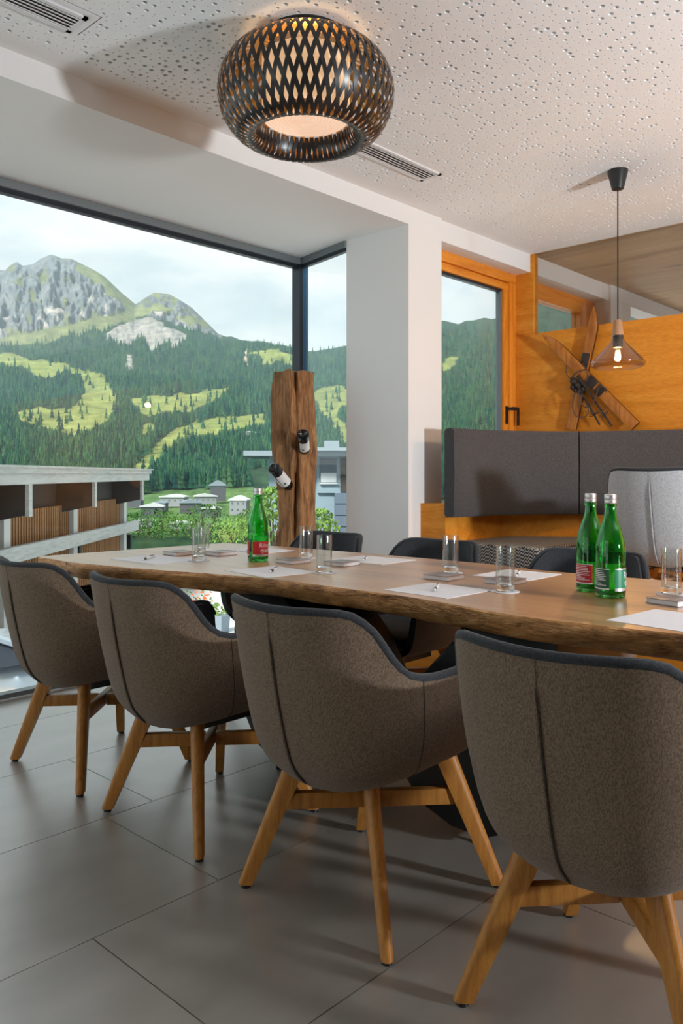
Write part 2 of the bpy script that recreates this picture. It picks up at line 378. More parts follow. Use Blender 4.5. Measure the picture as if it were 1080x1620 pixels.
# window wall: header and bay soffit, pillar, wall round the larch window
ww = MB()
ww.box(-4, 3.742, YH, 4.10, ZS, ZC + 0.3)
ww.box(3.742, 4.07, YH, 3.474, 0, ZC + 0.3)
ww.box(4.07, 5.4, YR, 3.30, 2.597, ZC + 0.3)
ww.box(4.07, XW + 0.1, YR, 3.30, -0.3, 0.62)
ww.box(4.07, 4.16, YR + 0.13, 3.30, 0.62, 2.597)
wwo = ww.obj('wall_window', M['white']); tag(wwo, 'white plaster window wall with header, deep bay soffit and pillar', None, kind=S)
bay = MB().prism([(3.742, 3.474), (3.86, 4.10), (3.742, 4.10)], ZS, ZC + 0.3).obj('bay_soffit', M['white'], wwo)

wb_ = MB().box(-4.2, XW, -5.2, -5.0, 0, ZC).obj('wall_back', M['greywall']); tag(wb_, 'grey plaster wall behind the photographer', None, kind=S)
w5 = empty('added_side_window', (-3.3, 0, 0)); tag(w5, 'side glazing added out of view on the left to let in daylight', None, kind=S)  # unseen glazing, added to bring more daylight into the left of the room
MB().box(-0.01, 0.01, 0.2, 4.0, 0.06, 2.6).obj('pane', M['pane'], w5)
MB().box(-0.06, 0.06, 0.2, 4.1, 0, 0.06).box(-0.06, 0.06, 0.2, 4.1, 2.6, ZC + .1).obj('frame_rail', M['darkalu'], w5)
wl_ = MB().box(-3.36, -3.24, -5.0, 0.2, 0.0, ZC).obj('wall_left', M['greywall']); tag(wl_, 'grey plaster side wall out of view on the left', None, kind=S)
for k in range(2): MB().box(-0.04, 0.04, 0.2 + k * 3.7, 0.28 + k * 3.7, 0.06, 2.6).obj('mullion', M['darkalu'], w5)
# wood wall, glass light above it, and the lining by the window
wd = MB().box(XW, XW + 0.06, -5.0, 3.12, 0, 2.152).obj('wall_wood', M['wallwood']); tag(wd, 'oak veneer partition wall behind the corner bench', None, kind=S)
MB().box(XW - 0.003, XW + 0.06, 2.967, 3.115, 2.153, 2.597).box(XW - 0.003, XW + 0.06, 2.967, YR, 2.597, ZC).obj('upright_panel', M['wallwood'], wd)
gp = empty('window_3', (XW, 0, 2.152)); tag(gp, 'glass light between the oak partition and the ceiling', None, kind=S)
MB().box(0.02, 0.03, 2.345, 2.966, 0, ZC - 2.152).obj('pane', M['pane2'], gp)
MB().box(0.02, 0.03, -5.0, 2.341, 0, ZC - 2.152).obj('pane', M['pane2'], gp)

# next room beyond the glass light
nr = MB().box(XW + 0.0, 10.5, -5, YR, ZC, ZC + 0.3).obj('ceiling_next_room', M['darkceil']); tag(nr, 'brown board ceiling of the next room', None, kind=S)
nw = MB().box(5.4, 6.46, YR, 3.3, 2.597, ZC + 0.3).box(6.46, 6.85, YR - 0.02, 3.16, 0, ZC + .3).box(6.85, 10.5, YR - 0.02, 3.16, 2.6, ZC + .3).box(5.3, 10.5, YR, 3.3, -0.3, 0.8).obj('wall_next_room', M['white']); tag(nw, 'white window wall of the next room', None, kind=S)
MB().box(XW + 0.06, 10.5, -3, 3.3, -0.3, 0).obj('floor_next_room', M['tile'])['kind'] = S
w4 = empty('window_4', (5.4, 3.12, 0.8)); tag(w4, 'larch framed window of the next room', None, kind=S)
MB().box(-.16, 1.06, 0, 0.08, 1.675, 1.80).obj('head_frame', M['framewood'], w4)
MB().box(.80, 1.06, 0, 0.08, 0, 1.675).obj('stile', M['framewood_v'], w4)
MB().box(-.16, .80, 0.035, 0.05, 0, 1.675).obj('pane', M['pane'], w4)

# bay window
w1 = empty('window_1', (3.8, YG, 0)); tag(w1, 'floor to ceiling corner glazing with a view of the mountains', None, kind=S)
CX, CY = 3.847, 3.98
def W1(mb, name, m): return mb.obj(name, m, w1, loc=(-3.8, -YG, 0))
W1(MB().box(-3.0, CX - 0.02, YG + 0.03, YG + 0.045, 0.03, ZS), 'pane', M['pane'])
W1(MB().bar((3.756, 3.49, ZS / 2), (CX, CY, ZS / 2), 0.012, ZS - 0.06), 'pane', M['pane'])
W1(MB().box(-3.0, CX, YG - 0.005, YG + 0.07, ZS - 0.045, ZS - 0.002), 'head_rail', M['alu'])
W1(MB().box(-3.0, CX, YG + 0.02, YG + 0.06, ZS - 0.068, ZS - 0.045), 'head_gasket', M['darkalu'])
W1(MB().bar((3.752, 3.474, ZS - 0.022), (CX, CY, ZS - 0.022), 0.05, 0.044), 'side_head_rail', M['alu'])
W1(MB().bar((3.752, 3.474, ZS - 0.055), (CX, CY, ZS - 0.055), 0.03, 0.022), 'side_head_gasket', M['darkalu'])
W1(MB().box(CX - 0.035, CX - 0.006, CY - 0.005, CY + 0.07, 0, ZS - 0.04), 'corner_mullion', M['darkalu'])
W1(MB().box(CX - 0.004, CX + 0.05, CY + 0.0, CY + 0.05, 0, ZS - 0.04), 'corner_cover', M['bluealu'])
W1(MB().box(-3.0, CX, YG + 0.0, YG + 0.06, -0.02, 0.035), 'sill_rail', M['alu'])
W1(MB().box(-3.0, CX, YG - 0.02, YG + 0.0, -0.02, 0.012), 'sill_strip', M['ventwhite'])
W1(MB().bar((3.752, 3.474, 0.015), (CX, CY, 0.015), 0.06, 0.04), 'side_sill_rail', M['alu'])

# larch window
w2 = empty('window_2', (4.07, 3.11, 0.62)); tag(w2, 'larch framed window beside the oak partition with a black handle', None, kind=S)
def W2(mb, name, m): return mb.obj(name, m, w2, loc=(-4.07, -3.11, -0.62), bevel=0.003)
W2(MB().box(4.16, XW - 0.001, 3.11, 3.19, 2.53, 2.605), 'head_frame', M['framewood'])
W2(MB().box(4.16, 5.10, 3.125, 3.19, 2.475, 2.526), 'sash_head', M['framewood'])
W2(MB().box(5.10, XW - 0.001, 3.11, 3.19, 0.62, 2.53), 'stile', M['framewood_v'])
W2(MB().box(5.035, 5.097, 3.125, 3.19, 0.62, 2.476), 'sash_stile', M['framewood_v'])
W2(MB().box(5.012, 5.034, 3.14, 3.18, 0.62, 2.47), 'gasket', M['alu'])
W2(MB().box(4.16, 5.034, 3.14, 3.18, 2.455, 2.474), 'gasket', M['darkalu'])
W2(MB().box(4.16, 5.012, 3.155, 3.165, 0.62, 2.458), 'pane', M['pane'])
hd = W2(MB().box(5.055, 5.085, 3.115, 3.125, 1.50, 1.63), 'handle', M['blackmetal'])
W2(MB().box(5.06, 5.08, 3.07, 3.12, 1.60, 1.62).box(5.06, 5.15, 3.062, 3.075, 1.598, 1.622).box(5.128, 5.15, 3.062, 3.075, 1.49, 1.60), 'handle_lever', M['blackmetal'])

# podium under the corner bench
pod = MB().box(3.62, XW, -3, YH, 0, 0.345).obj('floor_podium', M['wallwood'], bevel=0.004); tag(pod, 'raised oak podium under the corner bench', None, kind=S)

# ------------------------------------------------------------------ outside: hillside, mountains, forest, village, barn
GZ = -1.06
def pol(u, t, z=None, v=None):
    p = (FW + RT * ((u - 540) / FPX)) * t
    return Vector((p.x, p.y, z if z is not None else H + (HY - v) / FPX * t))
SKY = [(-500, 470), (-300, 440), (-120, 452), (-40, 436), (0, 427), (8, 428), (17, 419), (26, 414), (36, 421), (52, 418), (65, 409), (79, 403), (88, 404.6), (97, 409), (111, 408.5), (130, 417.6), (148, 428), (166, 438), (181, 451), (197, 467), (214, 481.6), (233, 469.5), (242, 463.5), (267, 465), (285, 475), (304, 487), (319, 502), (335, 518), (345, 528), (358, 533), (366, 532), (379, 536.5), (397, 540), (415, 540), (433, 544), (459, 550), (479, 555), (500, 555), (550, 547), (600, 530), (660, 515), (701, 507), (711, 510), (725, 514), (736, 507), (748, 506.5), (766, 502.5), (778, 504.5), (797, 500.5), (845, 478), (880, 470), (905, 480), (930, 492), (1000, 500), (1200, 480), (1700, 500)]
SKU = np.array([a for a, b in SKY], float); SKV = np.array([b for a, b in SKY], float)
def skyline(u): return float(np.interp(u, SKU, SKV))
BD = np.array([14, 18, 26, 60, 200, 350, 500, 700, 950, 1300, 1700, 2000], float)
BV = np.array([956, 910, 866, 852, 826, 808, 780, 735, 690, 640, 585, 548], float); BB = (862 - BV) / (862 - 548)
DL = np.concatenate([np.linspace(14, 200, 22), np.linspace(215, 500, 22), np.linspace(510, 2000, 96), np.linspace(2015, 2700, 70), np.linspace(2760, 3600, 10)])
US = np.concatenate([np.arange(-420, -20, 10.0), np.arange(-20, 560, 2.2), np.arange(560, 690, 8), np.arange(690, 960, 4.0), np.arange(965, 1500, 25)])
def ridge(u): return min(max(skyline(u), 545.0), 556.0) if u < 560 else skyline(u)
def vmap(u, d):
    S_ = skyline(u); R_ = ridge(u)
    if d <= 2000: return 862 - (862 - R_) * float(np.interp(d, BD, BB))
    if S_ < R_ - 1 and u < 560:
        k = min((d - 2000) / 700, 1.0)
        if d <= 2700: return R_ + (S_ - R_) * k ** 0.85
        return S_ + (d - 2700) / 900 * 70
    return R_ + (d - 2000) / 1600 * 60
def inpoly(x, y, P):
    c = False; j = len(P) - 1
    for i in range(len(P)):
        if (P[i][1] > y) != (P[j][1] > y) and x < (P[j][0] - P[i][0]) * (y - P[i][1]) / (P[j][1] - P[i][1]) + P[i][0]: c = not c
        j = i
    return c
MEAD = [[(-60, 552), (15, 560), (60, 570), (110, 580), (165, 597), (184, 622), (181, 650), (162, 672), (120, 692), (88, 682), (40, 668), (18, 655), (40, 646), (66, 640), (86, 648), (118, 643), (134, 622), (128, 594), (112, 590), (76, 598), (50, 588), (25, 576), (-60, 568)],
        [(205, 630), (250, 628), (300, 622), (340, 616), (365, 612), (330, 640), (300, 652), (255, 652), (232, 660), (215, 650)],
        [(430, 668), (400, 674), (362, 680), (330, 688), (290, 692), (262, 712), (235, 742), (196, 772), (190, 762), (222, 728), (250, 700), (280, 676), (320, 666), (360, 660), (410, 656)],
        [(225, 672), (246, 676), (242, 690), (222, 686)],
        [(490, 622), (520, 612), (560, 612), (560, 640), (540, 640), (530, 660), (560, 690), (545, 700), (515, 660), (500, 640)],
        [(700, 570), (716, 566), (728, 562), (722, 576), (704, 584)],
        [(345, 838), (365, 828), (385, 838), (372, 856), (350, 856)], [(398, 555), (440, 552), (479, 560), (470, 575), (420, 572)]]
COPSE = [[(84, 600), (100, 588), (126, 592), (132, 618), (118, 636), (88, 634), (80, 618)]]
VILL = [(190, 790), (260, 775), (330, 775), (400, 770), (410, 850), (360, 846), (300, 836), (200, 846)]
PATH = [(386, 560), (400, 541), (392, 552), (390, 566), (392, 578), (385, 578)]
SCREE = [[(165, 528), (200, 512), (232, 503), (250, 510), (280, 523), (300, 533), (278, 548), (262, 538), (240, 556), (222, 532), (205, 548), (188, 545)], [(200, 558), (212, 556), (208, 590), (201, 584)], [(150, 700), (160, 705), (155, 715)]]
def ground_kind(u, v, d, nz):
    uu = u + 12 * nz; vv = v - 10 * nz
    if d > 1995 and u < 350:
        S_ = skyline(u); h = (v - S_)
        if any(inpoly(uu, vv, P) for P in SCREE): return 'scree'
        g = 548 - 0.225 * (u - 10)        # green alp below the cliffs
        if u < 215 and vv > g - 14 and vv < g + 6: return 'alp'
        if u > 232: g = 500 + (u - 232) * 0.30
        if vv > g: return 'forest'
        if u > 214 and h < 30 and nz > 0.02: return 'alp'
        if u > 120 and u < 214 and h < 12 + 0.10 * (u - 100) + 22 * nz: return 'alp'
        if v > g - 50 and nz > 0.16: return 'scree'
        if nz < -0.24: return 'alp'
        return 'rock'
    if inpoly(u, v, PATH): return 'path'
    if any(inpoly(uu, vv, P) for P in COPSE): return 'forest'
    if any(inpoly(uu, vv, P) for P in SCREE): return 'scree'
    if any(inpoly(uu, vv, P) for P in MEAD): return 'meadow'
    if inpoly(u, v, VILL): return 'village'
    return 'forest'
GC = {'rock': (0.15, 0.17, 0.19), 'scree': (0.27, 0.27, 0.265), 'alp': (0.165, 0.19, 0.095), 'forest': (0.030, 0.064, 0.036), 'meadow': (0.205, 0.245, 0.085), 'path': (0.48, 0.40, 0.30), 'village': (0.10, 0.18, 0.07)}
def terrain():
    nu, nd = len(US), len(DL); V = np.zeros((nd, nu, 3), np.float32); Cc = np.zeros((nd, nu, 4), np.float32)
    for j, d in enumerate(DL):
        for i, u in enumerate(US):
            v = vmap(u, d); p = pol(u, d, v=v)
            nz = mnoise.noise(Vector((u * 0.05, v * 0.06, d * 0.0004))) + 0.5 * mnoise.noise(Vector((u * 0.13, v * 0.15, 3.3)))
            k = ground_kind(u, v, d, nz * 0.6)
            if k in ('rock', 'scree') and d > 1995:
                ridged = 1 - abs(mnoise.noise(Vector((u * 0.055 + 0.012 * v, v * 0.016, 1.7)))) * 2
                e = min(1.0, max(0, (v - skyline(u)) / 25.0))
                ridged = 0.6 * ridged + 0.4 * (1 - abs(mnoise.noise(Vector((u * 0.16, v * 0.07, 4.7)))) * 2)
                if k == 'scree': e *= 0.25
                dz = (ridged - 0.5) * 20 * e + 11 * e * mnoise.noise(Vector((u * 0.19, v * 0.19, 0.3))) + 6 * e * mnoise.noise(Vector((u * 0.45, v * 0.45, 0.9)))
                p.z += dz; q = (FW + RT * ((u - 540) / FPX)); p -= q * ((ridged - 0.5) * 45 * e)
            elif d > 40: p.z += 2.0 * (d / 1000) * mnoise.noise(Vector((u * 0.03, d * 0.01, 0)))
            V[j, i] = p
            c = GC[k]; s_ = 1 + 0.28 * nz + 0.12 * random.uniform(-1, 1); Cc[j, i] = (c[0] * s_, c[1] * s_, c[2] * s_, 1)
    idx = np.arange(nu * nd).reshape(nd, nu); F4 = np.stack([idx[:-1, :-1], idx[:-1, 1:], idx[1:, 1:], idx[1:, :-1]], -1).reshape(-1, 4)
    me = npmesh('hillside', V.reshape(-1, 3), [F4]); at = me.color_attributes.new('ground', 'FLOAT_COLOR', 'POINT'); at.data.foreach_set('color', Cc.ravel())
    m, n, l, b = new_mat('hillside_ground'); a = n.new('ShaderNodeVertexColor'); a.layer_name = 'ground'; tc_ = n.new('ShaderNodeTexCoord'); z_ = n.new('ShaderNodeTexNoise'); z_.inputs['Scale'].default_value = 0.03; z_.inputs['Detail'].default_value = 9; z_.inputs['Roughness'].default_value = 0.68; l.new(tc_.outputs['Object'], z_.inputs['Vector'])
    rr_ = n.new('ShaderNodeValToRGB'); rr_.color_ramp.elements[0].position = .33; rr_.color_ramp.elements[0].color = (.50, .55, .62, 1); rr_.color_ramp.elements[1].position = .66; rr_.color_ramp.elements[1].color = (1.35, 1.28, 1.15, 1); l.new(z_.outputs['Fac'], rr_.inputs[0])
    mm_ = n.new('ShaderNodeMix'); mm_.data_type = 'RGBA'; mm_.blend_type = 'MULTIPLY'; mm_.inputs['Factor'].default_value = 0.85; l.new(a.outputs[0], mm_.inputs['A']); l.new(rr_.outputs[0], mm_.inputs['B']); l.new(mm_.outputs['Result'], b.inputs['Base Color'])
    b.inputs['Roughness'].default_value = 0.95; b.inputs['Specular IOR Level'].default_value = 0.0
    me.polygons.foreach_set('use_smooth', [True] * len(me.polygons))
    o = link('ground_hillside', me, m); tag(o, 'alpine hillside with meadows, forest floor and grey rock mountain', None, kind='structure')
terrain()
yard = MB().box(-34, 22, 4.06, 15.5, GZ - 0.3, GZ).box(-34, -3.4, -20, 4.06, GZ - .3, GZ).obj('ground_yard', mat('asphalt_yard', (0.68, 0.70, 0.71), 0.9, col2=(0.58, 0.60, 0.61), scale=0.6, detail=5)); tag(yard, 'pale asphalt yard outside the window', None, kind='structure')

# thin summer haze filling the valley
hz = bpy.data.materials.new('valley_haze'); hz.use_nodes = True; hn = hz.node_tree.nodes; hn.clear()
ho = hn.new('ShaderNodeOutputMaterial'); hv = hn.new('ShaderNodeVolumeScatter'); hv.inputs['Color'].default_value = (0.62, 0.86, 1.0, 1); hv.inputs['Density'].default_value = 0.000115; hv.inputs['Anisotropy'].default_value = 0.0
hz.node_tree.links.new(hv.outputs[0], ho.inputs['Volume'])
hb = MB().box(-4200, 4200, 120, 4200, -150, 900).obj('valley_haze', hz); tag(hb, 'thin pale blue summer haze over the valley and slopes', 'haze', kind='stuff')
# trees
M['conifer'] = mat('conifer_green', (0.030, 0.085, 0.040), 0.95, col2=(0.060, 0.135, 0.055), scale=0.012, detail=2, spec=0.0, coords='Object')
def varied(name, c1, c2, c3):
    m, n, l, b = new_mat(name); oi = n.new('ShaderNodeObjectInfo'); r = n.new('ShaderNodeValToRGB'); e = r.color_ramp.elements
    e[0].color = (*c1, 1); e[1].color = (*c3, 1); k = e.new(0.5); k.color = (*c2, 1); l.new(oi.outputs['Random'], r.inputs[0])
    tc = n.new('ShaderNodeTexCoord'); z = n.new('ShaderNodeTexNoise'); z.inputs['Scale'].default_value = 3.0; l.new(tc.outputs['Object'], z.inputs['Vector'])
    mx = n.new('ShaderNodeMix'); mx.data_type = 'RGBA'; mx.blend_type = 'MULTIPLY'; mx.inputs['Factor'].default_value = 0.7
    r2 = n.new('ShaderNodeValToRGB'); r2.color_ramp.elements[0].position = .35; r2.color_ramp.elements[0].color = (.45, .5, .5, 1); r2.color_ramp.elements[1].position = .6
    l.new(z.outputs['Fac'], r2.inputs[0]); l.new(r.outputs[0], mx.inputs['A']); l.new(r2.outputs[0], mx.inputs['B'])
    l.new(mx.outputs['Result'], b.inputs['Base Color']); b.inputs['Roughness'].default_value = 0.95; b.inputs['Specular IOR Level'].default_value = 0.0; return m
M['conifer1'] = varied('conifer_foliage', (0.014, 0.052, 0.040), (0.028, 0.082, 0.042), (0.062, 0.13, 0.042))
M['leaf'] = varied('broadleaf_foliage', (0.15, 0.27, 0.06), (0.22, 0.35, 0.09), (0.30, 0.40, 0.13))
M['treeleaf'] = varied('tree_foliage', (0.045, 0.12, 0.035), (0.07, 0.17, 0.045), (0.13, 0.25, 0.06))
M['bark'] = mat('bark', (0.09, 0.06, 0.04), 0.95)
def cone_tree(tiers=4, seg=7, rng=None):
    V = []; F = []
    for t in range(tiers):
        zb = 0.10 + 0.9 * t / tiers * 0.92; zt = min(1.0, zb + 0.42 - 0.06 * t); rb = 0.20 * (1 - t / tiers * 0.86)
        b = len(V); V.append((0, 0, zt if t < tiers - 1 else 1.0))
        for k in range(seg * 2):
            a = math.pi * k / seg + t * 0.4; r = rb * ((1.0 if k % 2 == 0 else 0.62) + (rng.uniform(-.15, .15) if rng else 0)); V.append((r * math.cos(a), r * math.sin(a), zb + (0.0 if k % 2 == 0 else 0.05)))
        for k in range(seg * 2): F.append((b, b + 1 + k, b + 1 + (k + 1) % (seg * 2)))
    return np.array(V, np.float32), np.array(F, np.int32)
def surf_at(u, v):
    lo, hi = 30.0, (2660.0 if u < 345 else 1995.0)
    if vmap(u, hi) > v: return None
    for _ in range(24):
        m_ = (lo + hi) / 2
        if vmap(u, m_) > v: lo = m_
        else: hi = m_
    return lo
rng = random.Random(11); spots = []
for k in range(20000):
    if rng.random() < 0.80: u = rng.uniform(-40, 560)
    else: u = rng.uniform(690, 945)
    v = rng.uniform(max(skyline(u) + 3, 520), 852) if rng.random() < 0.65 else rng.uniform(600, 800)
    d = surf_at(u, v)
    if d is None: continue
    nz = 0.6 * (mnoise.noise(Vector((u * 0.05, v * 0.06, d * 0.0004))) + 0.5 * mnoise.noise(Vector((u * 0.13, v * 0.15, 3.3))))
    kd = ground_kind(u, v, d, nz)
    if kd != 'forest' and not (kd == 'meadow' and rng.random() < 0.05): continue
    if 395 < u < 560 and v > 742: continue
    if v > 790 or d < 380: continue
    h = rng.uniform(9, 15) if d < 700 else rng.uniform(11, 20)
    hp = h / d * FPX
    if kd == 'forest' and any(inpoly(u, v - hp * q_, P) for P in MEAD for q_ in (0.35, 0.7)) and not any(inpoly(u, v, P) for P in COPSE) and rng.random() < 0.9: continue
    spots.append((h / d, u, v, d, h))
spots.sort(reverse=True)
tmpl = [cone_tree(4, 6, random.Random(s_)) for s_ in range(5)]
tm = []
for s_, (V, F) in enumerate(tmpl):
    me = npmesh('conifer_tree', V, [F]); me.shade_flat(); me.materials.append(M['conifer1']); tm.append(me)
NI = 290
for i, (_, u, v, d, h) in enumerate(spots[:NI]):
    p = pol(u, d, v=v); o = link('conifer_tree', tm[i % 5], None, None, loc=(p.x, p.y, p.z - 0.06 * h)); w = rng.uniform(.85, 1.2); o.scale = (h * w, h * w, h); o.rotation_euler = (0, 0, rng.uniform(0, 6.28))
    where = 'seen through the larch window' if u > 600 else ('on the slope right of the bright ski run, left of the post' if u > 300 else ('in the valley forest below the ski run' if u > 200 else 'in the forest just above the barn roof'))
    tag(o, 'green conifer ' + where, 'tree', 'conifers ' + where)
def forest(lst, name, label, tpls):
    Vs = []; Fs = []; Cs = []; b = 0
    for (_, u, v, d, h) in lst:
        V, F = tpls[rng.randrange(len(tpls))]; p = pol(u, d, v=v); a = rng.uniform(0, 6.28); w = rng.uniform(.85, 1.25) * h; R_ = np.array([[math.cos(a), -math.sin(a), 0], [math.sin(a), math.cos(a), 0], [0, 0, 1]], np.float32)
        Vs.append((V * np.array([w, w, h], np.float32)) @ R_.T + np.array([p.x, p.y, p.z - .05 * h], np.float32)); Fs.append(F + b); b += len(V)
        g = rng.random(); c = (0.008 + .050 * g * g, 0.036 + .095 * g, 0.036 + .018 * g); Cs.append(np.tile(np.array([*c, 1], np.float32), (len(V), 1)))
    me = npmesh(name, np.concatenate(Vs), [np.concatenate(Fs)]); me.shade_flat(); at = me.color_attributes.new('tint', 'FLOAT_COLOR', 'POINT'); at.data.foreach_set('color', np.concatenate(Cs).ravel())
    m, n, l, bb = new_mat('forest_green'); a_ = n.new('ShaderNodeVertexColor'); a_.layer_name = 'tint'; l.new(a_.outputs[0], bb.inputs['Base Color']); bb.inputs['Roughness'].default_value = 0.95; bb.inputs['Specular IOR Level'].default_value = 0.0
    o = link(name, me, m); tag(o, label, 'forest', kind='stuff')
forest(spots[NI:], 'distant_forest', 'dense blue-green conifer forest covering the mountain slopes', [cone_tree(3, 4, random.Random(s_)) for s_ in range(4)])

def broadleaf(label, u, t, vtop, width, vbase=None, stem=True, z=None):
    zb = z if z is not None else H + (HY - vbase) / FPX * t; zt = H + (HY - vtop) / FPX * t; h = zt - zb; p = pol(u, t, z=zb)
    o = empty('leafy_shrub', p); tag(o, label, 'shrub'); rg = random.Random(int(u * 7 + t)); V = []; F = []; b = 0; N = 900
    for k in range(N):
        a = rg.uniform(0, 6.283); q = rg.random(); f = rg.random() ** .5; zz = h * (0.18 + 0.82 * q); rad = width * f * math.sqrt(max(0.02, 1 - ((q - 0.42) / 0.60) ** 2))
        c = Vector((rad * math.cos(a), rad * math.sin(a), zz)); s_ = min(h * rg.uniform(.02, .045), .02 * t * .35); n1 = Vector((rg.gauss(0, 1), rg.gauss(0, 1), rg.gauss(0, 1))).normalized(); n2 = n1.orthogonal().normalized(); n3 = n1.cross(n2)
        V += [c + n2 * s_, c + n3 * s_ * .5 + n1 * s_ * .2, c - n2 * s_, c - n3 * s_ * .5 + n1 * s_ * .2]; F += [(b, b + 1, b + 2), (b, b + 2, b + 3)]; b += 4
    me = npmesh('foliage', np.array([tuple(x) for x in V]), [np.array(F)]); me.shade_flat(); f_ = link('foliage', me, M['leaf'] if t < 30 else M['treeleaf'], o); f_['kind'] = 'stuff'
    mb = MB()
    for k in range(5): a = k * 1.26; mb.tube([(0, 0, 0), (width * .25 * math.cos(a), width * .25 * math.sin(a), h * .4), (width * .5 * math.cos(a), width * .5 * math.sin(a), h * .8)], [h * .02, h * .014, h * .006], 5)
    mb.obj('stem', M['bark'], o)
broadleaf('pale green leafy shrub right behind the single green bottle', 436, 14.5, 772, .62, z=GZ)
broadleaf('pale green leafy shrub between the post and the pillar', 509, 15.6, 806, .40, z=GZ)
broadleaf('low yellow-green shrub left of the single bottle beyond the table', 372, 21, 822, .9, z=GZ - .3)
for k, (u, t, vt, w, lb) in enumerate(((207, 60, 812, 2.6, 'bright green young tree beside the barn corner'), (240, 70, 806, 2.8, 'round green tree left of the overlapping tumblers beyond the window'), (285, 66, 818, 2.6, 'low green tree behind the overlapping tumblers beyond the window'), (325, 90, 798, 3.0, 'tall green tree above the right-hand small notepad beyond the window'), (262, 95, 810, 3.0, 'green tree in the valley in the middle of the tree row'), (398, 80, 806, 2.4, 'dark leafy tree just left of the single bottle beyond the window'))):
    broadleaf(lb, u, t, vt, w, vbase=868)

# village houses in the valley
M['hwall'] = mat('house_wall', (0.24, 0.26, 0.28), 0.9); M['hwall2'] = mat('house_timber', (0.085, 0.09, 0.105), 0.9); M['hroof'] = mat('pale_roof', (0.52, 0.54, 0.57), 0.7); M['hroof2'] = mat('slate_roof', (0.22, 0.27, 0.32), 0.8); M['hwin'] = mat('house_window', (0.09, 0.12, 0.15), 0.2)
HS = [(212, 800, 22, 22, 1, 0, 'leftmost small grey house of the village beside the barn post'), (240, 816, 34, 20, 1, 1, 'white-roofed low house at the lower left of the village'), (272, 798, 38, 16, 0, 1, 'long white-roofed house at the top left of the village'), (252, 806, 20, 14, 1, 0, 'small dark house between the two long white roofs'), (302, 810, 34, 20, 1, 0, 'dark timber house in the middle of the village'), (325, 797, 34, 16, 0, 1, 'long white-roofed chalet in the middle of the village'), (344, 790, 24, 30, 1, 0, 'tall dark grey tower house above the village'), (332, 816, 30, 16, 1, 1, 'low house with a pale roof below the dark tower house'), (376, 812, 28, 28, 0, 1, 'white apartment block with balconies at the right of the village'), (285, 836, 32, 12, 0, 1, 'white-roofed house lowest in the village behind the notepad'), (232, 832, 24, 12, 0, 1, 'small pale-roofed house at the bottom left of the village'), (396, 688, 18, 6, 0, 1, 'far white farmhouse on the meadow left of the post')]
for (u, vb, wpx, hpx, wk, rk, lb) in HS:
    d = surf_at(u, vb) or 350; d *= 0.93; w = wpx / FPX * d; h = hpx / FPX * d; p = pol(u, d, v=vb)
    t = empty('village_house', (p.x, p.y, p.z - 1), YAW - math.pi / 2 + random.uniform(-.25, .25)); tag(t, lb, 'house', 'village houses in the valley')
    MB().box(-w / 2, w / 2, 0, w * .6, 0, h * .72 + 1).obj('house_walls', M['hwall'] if wk == 0 else M['hwall2'], t)
    zr = h * .72 + 1; MB().prism([(-w * .56, zr - .1), (w * .56, zr - .1), (w * .56, zr + h * .06), (0, zr + h * .30), (-w * .56, zr + h * .06)], -w * .06, w * .66, axis='y').obj('roof', M['hroof'] if rk else M['hroof2'], t)
    fl_ = max(1, int(hpx / 10)); nw_ = max(2, int(wpx / 8))
    wme = MB().box(-w * .035, w * .035, -.12, .02, -h * .05, h * .05).mesh('house_window')
    for a in range(fl_):
        for c in range(nw_): link('window', wme, M['hwin'], t, loc=(-w / 2 + w * (c + .5) / nw_, 0, 1 + h * .72 * (a + .55) / fl_))

# barn with vertical slats beside the yard
M['greywood'] = wood('silvered_timber', (0.42, 0.43, 0.42), (0.56, 0.57, 0.55), (0.66, 0.66, 0.63), axis=(1, 9, 9), scale=2, rough=0.8, bump=.1)
M['slat'] = wood('larch_slats', (0.27, 0.12, 0.05), (0.42, 0.21, 0.09), (0.50, 0.28, 0.14), axis=(9, 9, 1), scale=2, rough=0.8, bump=.05)
M['barndark'] = mat('barn_dark_board', (0.060, 0.050, 0.045), 0.9)  # even dark brown for the barn core, rafters and the neighbour's shutter
M['concrete'] = mat('pale_concrete', (0.62, 0.63, 0.61), 0.9)
# the wall runs away from the window roughly along the line of sight
A_ = pol(-60, 9.4, z=GZ); B_ = pol(194, 17.0, z=GZ); bd_ = (B_ - A_); BL = bd_.length; bdir = bd_.normalized(); brz = math.atan2(bdir.y, bdir.x)
bt = empty('barn', A_, brz); tag(bt, 'timber barn with vertical larch slats and overhanging grey eaves', 'building')
ztop = 1.05 - GZ; yb = 0.0      # local: x along wall, -y faces the yard (to the right), z up from the yard
sd_ = -1 if True else 1
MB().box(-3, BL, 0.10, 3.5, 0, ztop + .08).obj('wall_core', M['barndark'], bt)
sme = MB().box(-.026, .026, -.03, .03, 0, ztop - .42).mesh('slat')
x = -2.9; k = 0
while x < BL - .12:
    link('slat', sme, M['slat'], bt, loc=(x, 0.04, 0.0)); x += 0.105; k += 1
def lx(u):      # wall coordinate of a picture column
    d = FW + RT * ((u - 540) / FPX); den = d.x * bdir.y - d.y * bdir.x; t_ = (A_.x * bdir.y - A_.y * bdir.x) / den; p = d * t_; return (Vector((p.x, p.y, 0)) - Vector((A_.x, A_.y, 0))).dot(bdir)
for u in (3, 113, 193): MB().box(lx(u) - .11, lx(u) + .11, -.07, .10, 0, ztop - .15).obj('post', M['concrete'], bt)
ev = MB().box(-3, BL + .12, -.58, 3.5, 1.15 - GZ, 1.22 - GZ).obj('eaves_board', M['greywood'], bt)
MB().box(-3, BL + .10, -.54, -.48, 1.01 - GZ, 1.15 - GZ).obj('fascia', M['greywood'], bt)
